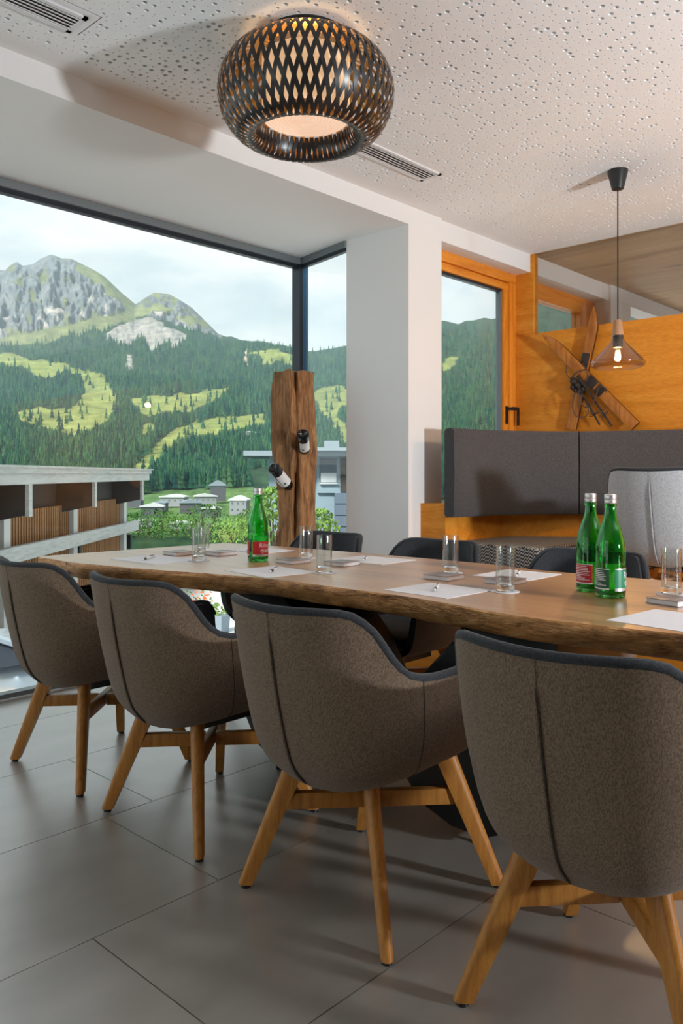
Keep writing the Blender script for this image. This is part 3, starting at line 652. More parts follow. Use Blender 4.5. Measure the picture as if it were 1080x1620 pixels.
MB().box(-3, BL + .15, -.62, 3.5, 1.22 - GZ, 1.245 - GZ).obj('roof_edge', M['greywood'], bt)
def lxe(u):
    A2 = A_ + Vector((bdir.y, -bdir.x, 0)) * .5; d = FW + RT * ((u - 540) / FPX); t_ = (A2.x * bdir.y - A2.y * bdir.x) / (d.x * bdir.y - d.y * bdir.x); return (d * t_ - Vector((A2.x, A2.y, 0))).dot(bdir)
for u in (-38, 45, 149, 224):
    xx = lxe(u)
    MB().prism([(-.48, 1.02 - GZ), (0.12, 1.02 - GZ), (.12, .50 - GZ), (-.48, .62 - GZ)], xx - .045, xx + .045, axis='x').obj('rafter', M['barndark'], bt)
    MB().box(xx - .06, xx + .06, -.53, -.48, .60 - GZ, 1.01 - GZ).obj('rafter_end', M['greywood'], bt)
za = lambda u, v: H + (HY - v) / FPX * ((A_ + bdir * lx(u)).dot(FW)) - GZ
MB().bar((lx(0) - 1.2, -.16, za(0, 865) - .10), (lx(204), -.16, za(204, 831)), .10, .21, up=(0, 0, 1)).obj('rail_beam', M['greywood'], bt, bevel=.01)
for u in (8, 118, 200): MB().bar((lx(u), -.10, za(u, 862 - u * .12) - .25), (lx(u), .02, za(u, 862 - u * .12) - .25), .12, .3).obj('bracket', M['blackmetal'], bt)
# flat-roofed building behind the post
M['bluewall'] = mat('pale_blue_render', (0.25, 0.33, 0.39), 0.85); M['bluecl'] = mat('blue_cladding', (0.115, 0.15, 0.205), 0.8); M['roofslab'] = mat('roof_slab', (0.24, 0.29, 0.33), 0.8)
pb = pol(425, 27.0, z=GZ - 1.0); nb_ = empty('neighbour_building', pb, YAW - math.pi / 2 + 0.06); tag(nb_, 'pale blue flat-roofed building seen behind the weathered post', 'building')
sB = 27 / FPX; zz = lambda v: (HY - v) * sB + H - GZ + 1.0
MB().box(0, 2.2, 0, 4, 0, zz(722)).obj('rendered_wall', M['bluewall'], nb_)
MB().box(2.2, 3.3, -.4, 4, 0, zz(780)).obj('blue_cladding', M['bluecl'], nb_)
for k in range(4): MB().box(2.2, 3.32, -.43, -.40, zz(780) - .38 * k - .34, zz(780) - .38 * k - .02).obj('cladding_board', M['bluecl'], nb_)
MB().box(1.62, 3.3, -.1, 4, zz(780), zz(722)).obj('upper_wall', M['bluewall'], nb_)
MB().box(-.8, 3.35, -.8, 4.4, zz(722), zz(714)).box(1.3, 3.35, -1.0, 4.4, zz(714), zz(709)).obj('roof_slab', M['roofslab'], nb_)
wn_ = MB().box(1.72, 2.28, -.16, -.1, zz(764), zz(726)).obj('window', M['hwin'], nb_); MB().box(1.74, 2.26, -.18, -.15, zz(763), zz(748)).obj('pane', M['hroof'], wn_); MB().box(1.70, 2.30, -.2, -.1, zz(766), zz(764)).obj('window_sill', M['hroof'], nb_)
MB().box(2.40, 2.9, -.16, -.1, zz(778), zz(724)).obj('shutter', M['barndark'], nb_)
MB().box(1.9, 2.4, .6, 1.2, zz(709), zz(696)).obj('roof_box', M['roofslab'], nb_)
# low timber wall, planters, car in the yard
lw_ = pol(255, 15.2, z=GZ); t = empty('low_timber_wall', lw_, YAW - math.pi / 2); tag(t, 'low ochre timber wall at the far side of the yard', 'wall')
M['ochre'] = wood('ochre_boards', (0.30, 0.20, 0.07), (0.46, 0.31, 0.13), (0.55, 0.40, 0.2), axis=(9, 9, 1), scale=2, rough=.8)
MB().box(0, 2.2, 0, .3, .0, .25).obj('footing', M['concrete'], t)
for k in range(7): MB().box(k * .31, k * .31 + .30, .05, .2, .25, .62).obj('board', M['ochre'], t)
def planter(label, u, v, w, h, flower):
    tt = (H - GZ) * FPX / (v - HY); p = pol(u, tt, z=GZ); t = empty('planter', p, .3); tag(t, label, 'planter', 'planters in the yard')
    MB().add([(sx * w * k, sy * w * k, z) for k, z in ((.42, 0), (.5, h)) for sx, sy in ((-1, -1), (1, -1), (1, 1), (-1, 1))], [(0, 3, 2, 1), (4, 5, 6, 7), (0, 1, 5, 4), (1, 2, 6, 5), (2, 3, 7, 6), (3, 0, 4, 7)]).obj('pot', M['hroof2'], t)
    rg = random.Random(int(u)); lf = MB(); fl2 = MB()
    for k in range(60):
        c = Vector((rg.uniform(-.5, .5) * w, rg.uniform(-.5, .5) * w, h + rg.uniform(0, .9) * w * .8)); s_ = .028
        (fl2 if (flower and rg.random() < .5) else lf).add([c + Vector((s_, 0, 0)), c + Vector((0, s_ * .6, s_ * .8)), c - Vector((s_, 0, 0)), c - Vector((0, s_ * .6, s_ * .3))], [(0, 1, 2), (0, 2, 3)])
    lf.obj('leaves', M['leaf'], t)
    if flower: fl2.obj('flowers', mat('orange_petals', (0.75, 0.16, 0.04), 0.7), t)
planter('planter with orange flowers in the yard behind the second armchair', 315, 985, .34, .26, True)
planter('slate planter with yellow-green leaves by the table leg', 347, 1000, .22, .24, False)
M['carpaint'] = mat('silver_car_paint', (0.55, 0.62, 0.70), 0.16, metal=0.35, spec=0.7); M['carglass'] = mat('car_glass', (0.03, 0.05, 0.08), 0.04, spec=0.9); M['tyre'] = mat('tyre', (0.02, 0.02, 0.02), 0.8)
ct = empty('parked_car', (2.0, 5.75, GZ), 0.0); tag(ct, 'silver car parked outside, seen low through the glass at the left', 'car')
def carbody():
    # sections along x (length), profile in y-z; front towards +x
    X = [(-2.1, .55, .95, .80), (-1.9, .62, 1.02, .86), (-1.2, .62, 1.06, .88), (0.0, .62, 1.03, .88), (0.55, .60, .99, .88), (1.2, .56, .93, .86), (1.55, .50, .82, .82), (1.72, .42, .62, .74)]
    sec = lambda zl, zt, w: [(-w, .22), (-w * 1.0, zl), (-w * .96, zl + (zt - zl) * .55), (-w * .82, zt - .015), (-w * .4, zt + .012), (0, zt + .018), (w * .4, zt + .012), (w * .82, zt - .015), (w * .96, zl + (zt - zl) * .55), (w, zl), (w, .22)]
    V = []; F = []; n = 11
    P = [[(x, y, z) for y, z in sec(a, b, c)] for x, a, b, c in X]
    for r in P: V += r
    for i in range(len(P) - 1):
        for k in range(n - 1): F.append((i * n + k, i * n + k + 1, (i + 1) * n + k + 1, (i + 1) * n + k))
        F.append((i * n + n - 1, i * n, (i + 1) * n, (i + 1) * n + n - 1))
    F += [tuple(range(n)), tuple(reversed([(len(P) - 1) * n + k for k in range(n)]))]
    MB().add(V, F).obj('body', M['carpaint'], ct, smooth=True)
    MB().add([(x, y, z) for x, w, z in ((-1.95, .76, 1.02), (-1.5, .60, 1.42), (-.45, .60, 1.46), (.55, .80, .99)) for y in (-w, w) for z in (z,)], [(0, 2, 3, 1), (2, 4, 5, 3), (4, 6, 7, 5), (0, 6, 4, 2), (1, 3, 5, 7)]).obj('cabin_glass', M['carglass'], ct)
    MB().add([(x, y, z) for x, w, z in ((-1.5, .59, 1.425), (-1.0, .60, 1.475), (-.5, .59, 1.47)) for y in (-w, w)], [(0, 2, 3, 1), (2, 4, 5, 3)]).obj('roof', M['carpaint'], ct)
    for s_ in (-1, 1): MB().tube([(-.46, .61 * s_, 1.465), (.56, .81 * s_, 1.0)], .025, 6).obj('windscreen_pillar', M['carpaint'], ct)
    for s_ in (-1, 1):
        MB().add([(1.46, s_ * .60, .84), (1.66, s_ * .62, .70), (1.62, s_ * .80, .66), (1.30, s_ * .845, .80)], [(0, 1, 2, 3)]).obj('headlamp', M['carglass'], ct)
        MB().bar((.45, s_ * .9, 1.02), (.45, s_ * 1.05, 1.05), .12, .13).obj('wing_mirror', M['carpaint'], ct, bevel=.03)
        for x in (-1.35, 1.15): MB().lathe([(.1, -.1), (.31, -.1), (.32, -.06), (.32, .06), (.31, .1), (.1, .1)], 24, M=Matrix.Translation((x, s_ * .80, .32)) @ Matrix.Rotation(math.pi / 2, 4, 'X')).obj('wheel', M['tyre'], ct)
carbody()

# ------------------------------------------------------------------ ceiling vents
def vent(label, a, b, c, d):
    t = empty('ceiling_vent', ((a + b) / 2, (c + d) / 2, ZC)); tag(t, label, 'air vent', 'ceiling vents')
    L = (b - a) / 2; Wd = (d - c) / 2
    MB().box(-L, L, -Wd, -Wd + 0.018, -0.008, 0).box(-L, L, Wd - 0.018, Wd, -0.008, 0).box(-L, -L + 0.018, -Wd, Wd, -0.008, 0).box(L - 0.018, L, -Wd, Wd, -0.008, 0).obj('frame', M['ventwhite'], t)
    MB().box(-L + 0.018, L - 0.018, -Wd + 0.018, Wd - 0.018, -0.0012, -0.0004).obj('backing', M['cavity'], t)
    n = 5; me = MB().box(-L + 0.018, L - 0.018, -0.0085, 0.0085, -0.0035, -0.002, M=Matrix.Rotation(0.35, 4, 'X')).mesh('vent_slat')
    for i in range(n):
        link('slat', me, M['ventwhite'], t, loc=(0, -Wd + 0.018 + (2 * Wd - 0.036) * (i + 0.5) / n, -0.004))
vent('white slotted ceiling vent right of the woven lamp', *VENTS[0])
vent('white slotted ceiling vent in the top left corner', *VENTS[1])

# ------------------------------------------------------------------ chairs
R0 = [(-.388, 0, .806), (-.380, .09, .808), (-.355, .165, .810), (-.318, .215, .803), (-.275, .245, .765), (-.235, .268, .70), (-.185, .285, .655), (-.10, .295, .640), (.02, .298, .642), (.13, .294, .648), (.195, .285, .645), (.222, .275, .60)]
R1 = [(-.353, 0, .60), (-.344, .088, .60), (-.32, .158, .60), (-.288, .206, .60), (-.25, .238, .585), (-.21, .260, .57), (-.165, .276, .555), (-.09, .287, .55), (.02, .29, .55), (.13, .287, .55), (.198, .28, .55), (.224, .272, .52)]
R2 = [(-.309, 0, .43), (-.301, .080, .43), (-.282, .143, .43), (-.252, .188, .435), (-.217, .216, .44), (-.18, .236, .45), (-.14, .25, .455), (-.07, .262, .46), (.02, .267, .46), (.12, .265, .46), (.19, .26, .46), (.215, .252, .45)]
R3 = [(-.255, 0, .358), (-.25, .065, .358), (-.235, .115, .36), (-.21, .15, .365), (-.18, .175, .37), (-.15, .19, .375), (-.115, .205, .38), (-.06, .212, .385), (.02, .215, .388), (.1, .213, .388), (.16, .208, .39), (.19, .2, .39)]
def mirror_ring(R, n=44):
    full = [(x, -y, z) for x, y, z in reversed(R[1:])] + list(R)
    return catmull(full, n + 1)
def shell_grid():
    NU = 44; rings = [mirror_ring(R, NU) for R in (R0, R1, R2, R3)]
    R4 = [Vector((p.x * 0.9, p.y * 0.35, 0.340)) for p in rings[3]]
    rings.append(R4); rows = []
    cols = [catmull([r[i] for r in rings], 17) for i in range(NU + 1)]
    return [[cols[i][j] for i in range(NU + 1)] for j in range(17)]
def make_chair():
    t = empty('armchair'); G = shell_grid(); nr = len(G); nc = len(G[0])
    # normals (outwards)
    def nrm(j, i):
        a = G[min(j + 1, nr - 1)][i] - G[max(j - 1, 0)][i]; b = G[j][min(i + 1, nc - 1)] - G[j][max(i - 1, 0)]
        n = a.cross(b); n = n.normalized() if n.length > 1e-9 else Vector((0, 0, -1))
        c = Vector((0, 0, 0.55)); 
        return n if n.dot(G[j][i] - c) > 0 else -n
    vs = [p for r in G for p in r]; fs = [(j * nc + i, j * nc + i + 1, (j + 1) * nc + i + 1, (j + 1) * nc + i) for j in range(nr - 1) for i in range(nc - 1)]
    fs.append(tuple([(nr - 1) * nc + i for i in range(nc)]))
    MB().add(vs, fs).obj('shell', M['felt'], t, smooth=True)
    # lining: inner skin, offset inwards, joined to the outer skin by the rim
    JL = 11; th = 0.034; I = [[G[j][i] - nrm(j, i) * th for i in range(nc)] for j in range(JL)]
    vs = []; 
    for i in range(nc): vs.append(G[0][i] + Vector((0, 0, 0.001)))
    for j in range(JL): vs += I[j]
    fs = [(j * nc + i, j * nc + i + 1, (j + 1) * nc + i + 1, (j + 1) * nc + i) for j in range(JL) for i in range(nc - 1)]
    # front ends of the arms
    b = len(vs)
    for i in (0, nc - 1):
        vs += [G[j][i] for j in range(JL)]
        for j in range(JL - 1): fs.append((b + j, b + j + 1, (j + 2) * nc + i, (j + 1) * nc + i))
        b = len(vs)
    MB().add(vs, fs).obj('lining', M['charcoal'], t, smooth=True)
    rim = [G[0][i] - nrm(0, i) * 0.010 + Vector((0, 0, 0.003)) for i in range(nc)]
    MB().tube(rim, 0.0118, 10).obj('rim_piping', M['charcoal'], t, smooth=True)
    # seat cushion
    pl = []
    for k in range(40):
        a = 2 * math.pi * k / 40; c, s_ = math.cos(a), math.sin(a)
        e = 0.45; pl.append((-0.005 + 0.255 * math.copysign(abs(c) ** e, c), 0.228 * math.copysign(abs(s_) ** e, s_) * (0.86 if c < -0.5 else 1)))
    sc = MB(); rows_ = [(0.90, 0.405), (0.97, 0.412), (1.0, 0.43), (0.985, 0.455), (0.93, 0.468), (0.6, 0.476), (0.02, 0.478)]
    vs = [(x * k, y * k, z) for k, z in rows_ for x, y in pl]; n = 40
    fs = [(j * n + i, j * n + (i + 1) % n, (j + 1) * n + (i + 1) % n, (j + 1) * n + i) for j in range(len(rows_) - 1) for i in range(n)] + [tuple(reversed(range(n))), tuple((len(rows_) - 1) * n + i for i in range(n))]
    sc.add(vs, fs).obj('seat', M['charcoal'], t, smooth=True)
    # centre dart and the two side seams
    mid = nc // 2
    d = [G[j][mid] + nrm(j, mid) * 0.002 for j in range(1, 13)]
    MB().tube(d, [0.0006] + [0.0045] * (len(d) - 2) + [0.002], 6).obj('centre_dart', M['felt'], t, smooth=True)
    d2 = [G[j][mid] + nrm(j, mid) * 0.0025 + Vector((0, -0.0052, -0.0005)) for j in range(0, 13)]
    MB().tube(d2, [0.0007] * 2 + [0.0014] * 11, 5).obj('dart_stitching', M['seamthread'], t)
    for i in (mid - 13, mid + 13):
        ss = [G[j][i] + nrm(j, i) * 0.0003 for j in range(0, 13)]
        MB().tube(ss, 0.0014, 5).obj('side_seam', M['seamthread'], t)
    # legs: flat oak blades with a rounded outer edge, splayed
    for sx in (-1, 1):
        for sy in (-1, 1):
            ft = Vector((0.238 * sx, 0.254 * sy, 0.010)); tp = Vector((0.150 * sx, 0.124 * sy, 0.385))
            out = Vector((sx * 0.68, sy * 0.73, 0)).normalized(); tg = Vector((-out.y, out.x, 0))
            sec = [(-.5, -.5), (-.5, .5), (.15, .5), (.36, .40), (.47, .2), (.5, 0), (.47, -.2), (.36, -.40), (.15, -.5)]
            vs = []; n = len(sec)
            for p, wr_, wt_ in ((ft, 0.040, 0.030), (tp, 0.064, 0.040)):
                for a, c in sec: vs.append(p + out * (a * wr_) + tg * (c * wt_))
            fs = [tuple(range(n))[::-1], tuple(range(n, 2 * n))] + [(k, (k + 1) % n, n + (k + 1) % n, n + k) for k in range(n)]
            lg = MB().add(vs, fs).obj('leg', M['legwood'], t, smooth=True)
            MB().lathe([(0.013, 0.0), (0.013, 0.012)], 12, c=(ft.x, ft.y, 0)).obj('glide', M['blackplastic'], lg)
    for sy in (-1, 1):
        a = Vector((-0.176, -0.160 * sy, 0.246)); b = -a; b.z = a.z
        if sy > 0: MB().bar(a, b, 0.026, 0.044).obj('stretcher', M['legwood'], t, bevel=0.002)
        else:
            k = a.normalized()
            MB().bar(a, Vector((-0.0085, 0.0075, a.z)) * 1.5 + Vector((0, 0, -a.z * 0.5)), 0.026, 0.044).bar(b, Vector((0.0128, -0.0113, a.z)), 0.026, 0.044).obj('stretcher', M['legwood'], t, bevel=0.002)
    MB().box(-0.11, 0.11, -0.10, 0.10, 0.322, 0.345).obj('seat_plate', M['blackplastic'], t)
    return t
chair0 = make_chair()
def place_chair(first, x, y, z, rz, label, group):
    o = chair0 if first else copy_tree(chair0)
    o.location = (x, y, z); o.rotation_euler = (0, 0, rz); tag(o, label, 'chair', group); return o
near = [(1.672, 0.738, 0.0, 'nearest taupe felt armchair at the lower right, cut by the picture edge'),
        (1.672, 1.457, 0.0, 'taupe felt armchair in the middle, second nearest, with whole base in view'),
        (1.675, 2.180, 0.0, 'taupe felt armchair third from the right along the near table side'),
        (1.675, 2.872, 0.0, 'taupe felt armchair at the far left end, beside the window')]
for i, (x, y, rz, lb) in enumerate(near): place_chair(i == 0, x, y, 0, rz, lb, 'armchairs along the near side of the table')
far_ = [(2.79, 2.985, 'armchair across the table in front of the weathered post'),
        (2.79, 2.275, 'armchair across the table in front of the white pillar'),
        (2.79, 1.505, 'armchair across the table behind the pair of green bottles')]
for x, y, lb in far_: place_chair(False, x, y, 0, math.pi, lb, 'armchairs along the far side of the table')
pc = place_chair(False, 4.13, 1.545, 0.345, 0.02, 'light grey felt armchair on the podium at the right, its back turned', 'armchair on the podium')
for ch in pc.children:
    if ch.name.split('.')[0] in ('shell', 'centre_dart'):
        ch.data = ch.data.copy(); ch.data.materials[0] = M['palefelt']

# ------------------------------------------------------------------ table
tb = empty('live_edge_table', (2.3, 1.8, 0)); tag(tb, 'long live-edge walnut slab table on black steel legs', 'table')
front = [(3.440, 1.690), (3.37, 1.672), (3.28, 1.676), (3.15, 1.664), (3.06, 1.672), (2.925, 1.698), (2.647, 1.752), (2.36, 1.832), (2.073, 1.882), (1.887, 1.886), (1.716, 1.886), (1.569, 1.890), (1.363, 1.870), (1.171, 1.838), (1.017, 1.828), (0.893, 1.848), (0.80, 1.858), (0.69, 1.876), (0.5, 1.88), (0.3, 1.86), (0.1, 1.87), (-0.1, 1.86)]
back = [(3.40, 2.60), (3.36, 2.70), (3.1, 2.745), (2.82, 2.772), (2.39, 2.797), (2.0, 2.802), (1.79, 2.796), (1.53, 2.752), (1.12, 2.778), (0.7, 2.80), (0.3, 2.77), (-0.1, 2.78)]
fr = catmull([(x, y, 0) for y, x in front], 90); bk = catmull([(x, y, 0) for y, x in back], 60)
def slab():
    rng = random.Random(4); out = []
    loop = fr + list(reversed(bk)); n = len(loop); nf = len(fr)
    ctr = Vector((2.3, 1.7, 0)); rows = []
    prof = [(0.0, 0.0), (0.004, -0.004), (0.006, -0.014), (0.004, -0.026), (-0.002, -0.038), (-0.010, -0.050), (-0.018, -0.060), (-0.026, -0.066)]
    vs = []; 
    for dx, dz in prof:
        for i, p in enumerate(loop):
            a = loop[(i + 1) % n] - loop[i - 1]; nn = Vector((a.y, -a.x, 0)).normalized()
            if nn.dot(p - ctr) < 0: nn = -nn
            w = mnoise.noise(Vector((p.x * 9, p.y * 9, dz * 30))) * 0.010 + mnoise.noise(Vector((p.x * 28, p.y * 28, dz * 90))) * 0.004
            if dz == 0: w *= 0.25
            q = p + nn * (dx + w); z = 0.77 + dz + (mnoise.noise(Vector((p.x * 5, p.y * 5, 7))) * 0.006 if dz < -0.055 else 0)
            vs.append((q.x - 2.3, q.y - 1.8, z))
    m = len(prof); fe = [(j * n + i, j * n + (i + 1) % n, (j + 1) * n + (i + 1) % n, (j + 1) * n + i) for j in range(m - 1) for i in range(n)]
    return vs, fe, n, m
vs, fe, n_, m_ = slab()
MB().add(vs[:n_], [tuple(range(n_))]).obj('table_top', M['tabletop'], tb)
MB().add(vs, fe + [tuple(reversed([(m_ - 1) * n_ + i for i in range(n_)]))]).obj('live_edge', M['liveedge'], tb, smooth=True)
crk = MB().add([(1.655 - 2.3, 3.125 - 1.8, .7695), (1.655 - 2.3, 3.133 - 1.8, .7695), (1.675 - 2.3, 3.132 - 1.8, .70), (1.675 - 2.3, 3.122 - 1.8, .70), (1.70 - 2.3, 3.129 - 1.8, .7708), (1.70 - 2.3, 3.125 - 1.8, .7708)], [(0, 1, 2, 3), (0, 1, 4, 5)]); crk.obj('edge_crack', M['seamthread'], tb)
prof = [(2.53, .695), (2.535, .5), (2.525, .36), (2.48, .20), (2.40, .085), (2.29, .035), (2.17, .035), (2.05, .075), (1.97, .16), (1.945, .26), (1.975, .36), (2.06, .5), (2.25, .695)]
for k in (0, 1):
    pr = [((y if k == 0 else 3.64 - y) - 1.8, z) for y, z in prof]
    lg = MB().prism(pr, 2.06 - 2.3, 2.49 - 2.3, axis='x').obj('table_leg', M['blackmetal'], tb, bevel=0.012)
    for x in (2.10, 2.45):
        yy = (2.30 if k == 0 else 1.37) - 1.8
        MB().lathe([(0.016, 0.0), (0.016, 0.012), (0.008, 0.014), (0.008, 0.05)], 12, c=(x - 2.3, yy, 0)).obj('levelling_foot', M['blackmetal'], lg)
MB().box(2.12 - 2.3, 2.45 - 2.3, 2.2 - 1.8, 2.56 - 1.8, .692, .702).box(2.12 - 2.3, 2.45 - 2.3, 1.08 - 1.8, 1.44 - 1.8, .692, .702).obj('mounting_plate', M['blackmetal'], tb)

# ------------------------------------------------------------------ things on the table
ZT = 0.7702
def sheet(label, poly):
    cx_ = sum(p[0] for p in poly) / 4; cy_ = sum(p[1] for p in poly) / 4
    o = MB().prism([(x - cx_, y - cy_) for x, y in poly], 0, 0.0012).obj('paper_sheet', M['paper'], loc=(cx_, cy_, ZT)); tag(o, label, 'paper', 'white sheets laid at each place')
def rect(cx_, cy_, a, b, r):
    c, s_ = math.cos(r), math.sin(r); return [(cx_ + x * c - y * s_, cy_ + x * s_ + y * c) for x, y in ((-a, -b), (a, -b), (a, b), (-a, b))]
sheet('white paper sheet nearest the left end of the table', rect(1.965, 2.94, .118, .160, 0.02))
sheet('white paper sheet with a pen, left of the tumbler before the red-labelled bottle', rect(2.02, 2.265, .118, .135, -0.12))
sheet('white paper sheet on the near side in front of the middle armchair', rect(2.055, 1.515, .118, .125, -0.03))
sheet('white paper sheet at the right picture edge below the bottles', rect(2.03, 0.745, .125, .14, -0.10))
sheet('white paper sheet on the far side behind the single green bottle', rect(2.55, 2.93, .10, .13, 0.0))
sheet('white paper sheet on the far side in front of the white pillar', rect(2.59, 2.255, .118, .145, 0.05))
sheet('white paper sheet on the far side left of the two bottles', rect(2.565, 1.535, .125, .112, 0.02))

def pen(label, a, b):
    a = Vector((*a, 0)); b = Vector((*b, 0)); L = (b - a).length; t = empty('pen', ((a.x + b.x) / 2, (a.y + b.y) / 2, ZT + 0.0012), math.atan2(b.y - a.y, b.x - a.x)); tag(t, label, 'pen', 'pens on the paper sheets')
    MB().tube([(-L / 2, 0, .005), (-L / 2 + .012, 0, .005), (L / 2 - .02, 0, .005)], [.0022, .005, .005], 10).obj('barrel', M['ventwhite'], t, smooth=True)
    MB().tube([(L / 2 - .02, 0, .005), (L / 2, 0, .005)], .0035, 10).obj('push_button', M['cap'], t)
    MB().box(L / 2 - .06, L / 2 - .012, -.0012, .0012, .0098, .0122).obj('clip', M['blackplastic'], t)
    MB().tube([(-L / 2 + .014, 0, .005), (-L / 2 + .045, 0, .005)], .0053, 10).obj('grip', M['blackplastic'], t)
pen('slim pen on the paper nearest the left end', (1.895, 2.935), (2.015, 3.025))
pen('slim pen on the paper before the red-labelled bottle', (1.98, 2.225), (2.09, 2.30))
pen('slim pen on the sheet in front of the middle armchair', (2.01, 1.495), (2.14, 1.575))
pen('dark pen behind the single green bottle', (2.44, 2.90), (2.53, 2.99))
pen('slim pen on the far sheet in front of the white pillar', (2.52, 2.245), (2.63, 2.315))
pen('slim pen on the far sheet left of the two bottles', (2.50, 1.50), (2.62, 1.56))

def notepad(label, x, y, r=0.0, a=.052):
    t = empty('notepad', (x, y, ZT), r); tag(t, label, 'notepad', 'small square notepads')
    MB().box(-a, a, -a, a, 0, .0025).obj('back_cover', M['coverbrown'], t)
    MB().box(-a + .002, a - .002, -a + .002, a - .002, .0025, .0145).obj('pages', M['paper'], t)
    MB().box(-a, a, -a, a, .0145, .0165).obj('cover', M['coverbrown'], t, bevel=.0006)
notepad('small notepad left of the two overlapping tumblers', 2.16, 3.045)
notepad('small notepad right of the two overlapping tumblers', 2.285, 2.90)
notepad('small notepad just right of the red-labelled bottle', 2.285, 2.42, -.1)
notepad('small notepad behind the second tumbler right of the single bottle', 2.36, 2.215, 0.05)
notepad('small notepad in front of the tumbler in the table middle', 2.295, 1.665, 0)
notepad('small notepad behind the tumbler left of the two bottles', 2.345, 1.45, 0)
notepad('small notepad at the right picture edge under the tumbler', 2.30, 0.875, -.25)

def tumbler(label, x, y, z=ZT):
    t = empty('tumbler', (x, y, z)); tag(t, label, 'glass', 'clear straight tumblers')
    MB().lathe([(.0290, .021), (.0296, .136), (.0292, .138), (.0282, .138), (.0278, .136), (.0272, .024)], 40, close=False).obj('glass_wall', M['tumbler'], t, smooth=True)
    MB().lathe([(.026, 0), (.0284, .002), (.0288, .0205), (.0268, .0205), (.020, .0180), (.004, .0172)], 32).obj('glass_base', M['clearglass'], t, smooth=True)
def coaster(label, x, y):
    o = MB().lathe([(.044, 0), (.045, .0006), (.045, .0016), (.044, .0022)], 32).obj('coaster', M['paper'], loc=(x, y, ZT)); tag(o, label, 'coaster', 'round white paper coasters')
for lb, x, y in (('nearer of the two overlapping clear tumblers, left of the single bottle', 2.062, 2.765), ('clear tumbler on the near side, right of the single bottle', 2.13, 2.09), ('clear tumbler left of the pair of green bottles', 2.175, 1.345), ('clear tumbler at the right picture edge', 2.470, 0.945), ('farther of the two overlapping clear tumblers, left of the single bottle', 2.30, 3.05), ('clear tumbler just right of the single bottle, in front of the post', 2.45, 2.515), ('clear tumbler behind the notepad in the table middle', 2.445, 1.745)):
    tumbler(lb, x, y, ZT + 0.0024)
    coaster('round paper coaster under the ' + lb.split(',')[0].replace('clear tumbler', 'tumbler').replace('clear tumblers', 'tumblers'), x, y)

def bent_text(text, size, r, z, ang, parent, m, name='lettering', align='CENTER'):
    cu = bpy.data.curves.new('text', 'FONT'); cu.body = text; cu.size = size; cu.align_x = align; cu.extrude = 0; cu.space_line = 0.8
    to = bpy.data.objects.new('text', cu); COL.objects.link(to)
    dg = bpy.context.evaluated_depsgraph_get(); me = bpy.data.meshes.new_from_object(to.evaluated_get(dg))
    bpy.data.objects.remove(to); bpy.data.curves.remove(cu)
    for v in me.vertices:
        a = ang + v.co.x / r; v.co = Vector((r * math.cos(a), r * math.sin(a), z + v.co.y))
    me.materials.clear(); return link(name, me, m, parent)
def band(r, z0, z1, a0, a1, n=24):
    vs = []; fs = []
    for rr in (r, r - 0.0006):
        for i in range(n + 1):
            a = a0 + (a1 - a0) * i / n; vs += [(rr * math.cos(a), rr * math.sin(a), z0), (rr * math.cos(a), rr * math.sin(a), z1)]
    k = 2 * (n + 1)
    for i in range(n): fs += [(2 * i, 2 * i + 2, 2 * i + 3, 2 * i + 1), (k + 2 * i, k + 2 * i + 1, k + 2 * i + 3, k + 2 * i + 2)]
    return MB().add(vs, fs)
BP = [(.020, .006), (.036, .0), (.0425, .004), (.0435, .012), (.0435, .135), (.0425, .155), (.0385, .180), (.030, .208), (.0215, .232), (.0175, .250), (.0165, .268), (.0185, .270), (.0190, .276), (.0165, .279), (.0155, .286), (.0145, .286)]
BI = [(.0125, .284), (.0135, .265), (.0145, .250), (.0185, .230), (.027, .206), (.0355, .178), (.0395, .152), (.0405, .135), (.0405, .018), (.034, .010), (.004, .014)]
def water_bottle(label, x, y, kind, rot):
    t = empty('water_bottle', (x, y, ZT), rot); tag(t, label, 'bottle', 'green glass water bottles')
    b = MB().lathe(BP + BI, 40).obj('bottle_glass', M['greenglass'], t, smooth=True)
    c = MB().lathe([(.0172, .2795), (.0178, .281), (.0178, .288), (.0172, .289), (.0178, .290), (.0180, .303), (.0165, .306), (.004, .306)], 28).obj('screw_cap', M['cap'], t, smooth=True)
    R_ = 0.0442
    if kind == 'red':
        lb = band(R_, .030, .085, -0.95, 0.95).obj('front_label', M['labelred'], t, smooth=True)
        band(R_ + .0003, .022, .0305, -0.95, 0.95).obj('label_stripe', M['cap'], lb, smooth=True)
        bent_text('Römer\nquelle', .026, R_ + .0007, .060, 0.50, lb, M['labelwhite'])
        l2 = band(R_, .030, .085, -2.80, -1.33).obj('back_label', M['labelred'], t, smooth=True)
        a0 = 1.8
    else:
        lb = band(R_, .030, .085, -0.95, 0.95).obj('front_label', M['labelgreen'], t, smooth=True)
        band(R_ + .0003, .022, .0305, -0.95, 0.95).obj('label_stripe', M['cap'], lb, smooth=True)
        band(R_ + .0003, .085, .0885, -0.95, 0.95).obj('label_stripe', M['cap'], lb, smooth=True)
        bent_text('Römer\nquelle', .026, R_ + .0007, .060, 0.50, lb, M['labelwhite'])
        l2 = band(R_, .030, .085, -2.80, -1.33).obj('back_label', M['labeldark'], t, smooth=True)
    tx = MB(); rg = random.Random(5)
    for k in range(9):
        z = .079 - k * .0052; e = rg.uniform(.35, .8); q = band(R_ + .0004, z, z + .0022, -2.70, -2.70 + e * 1.5, 6); tx.add(q.v, q.f)
    tx.obj('small_print', M['labelwhite'], l2)
    band(R_ + .0003, .0262, .0300, -2.80, -1.33).obj('label_edge', M['labelwhite'], l2); band(R_ + .0003, .085, .0868, -2.80, -1.33).obj('label_edge', M['labelwhite'], l2)
    return t
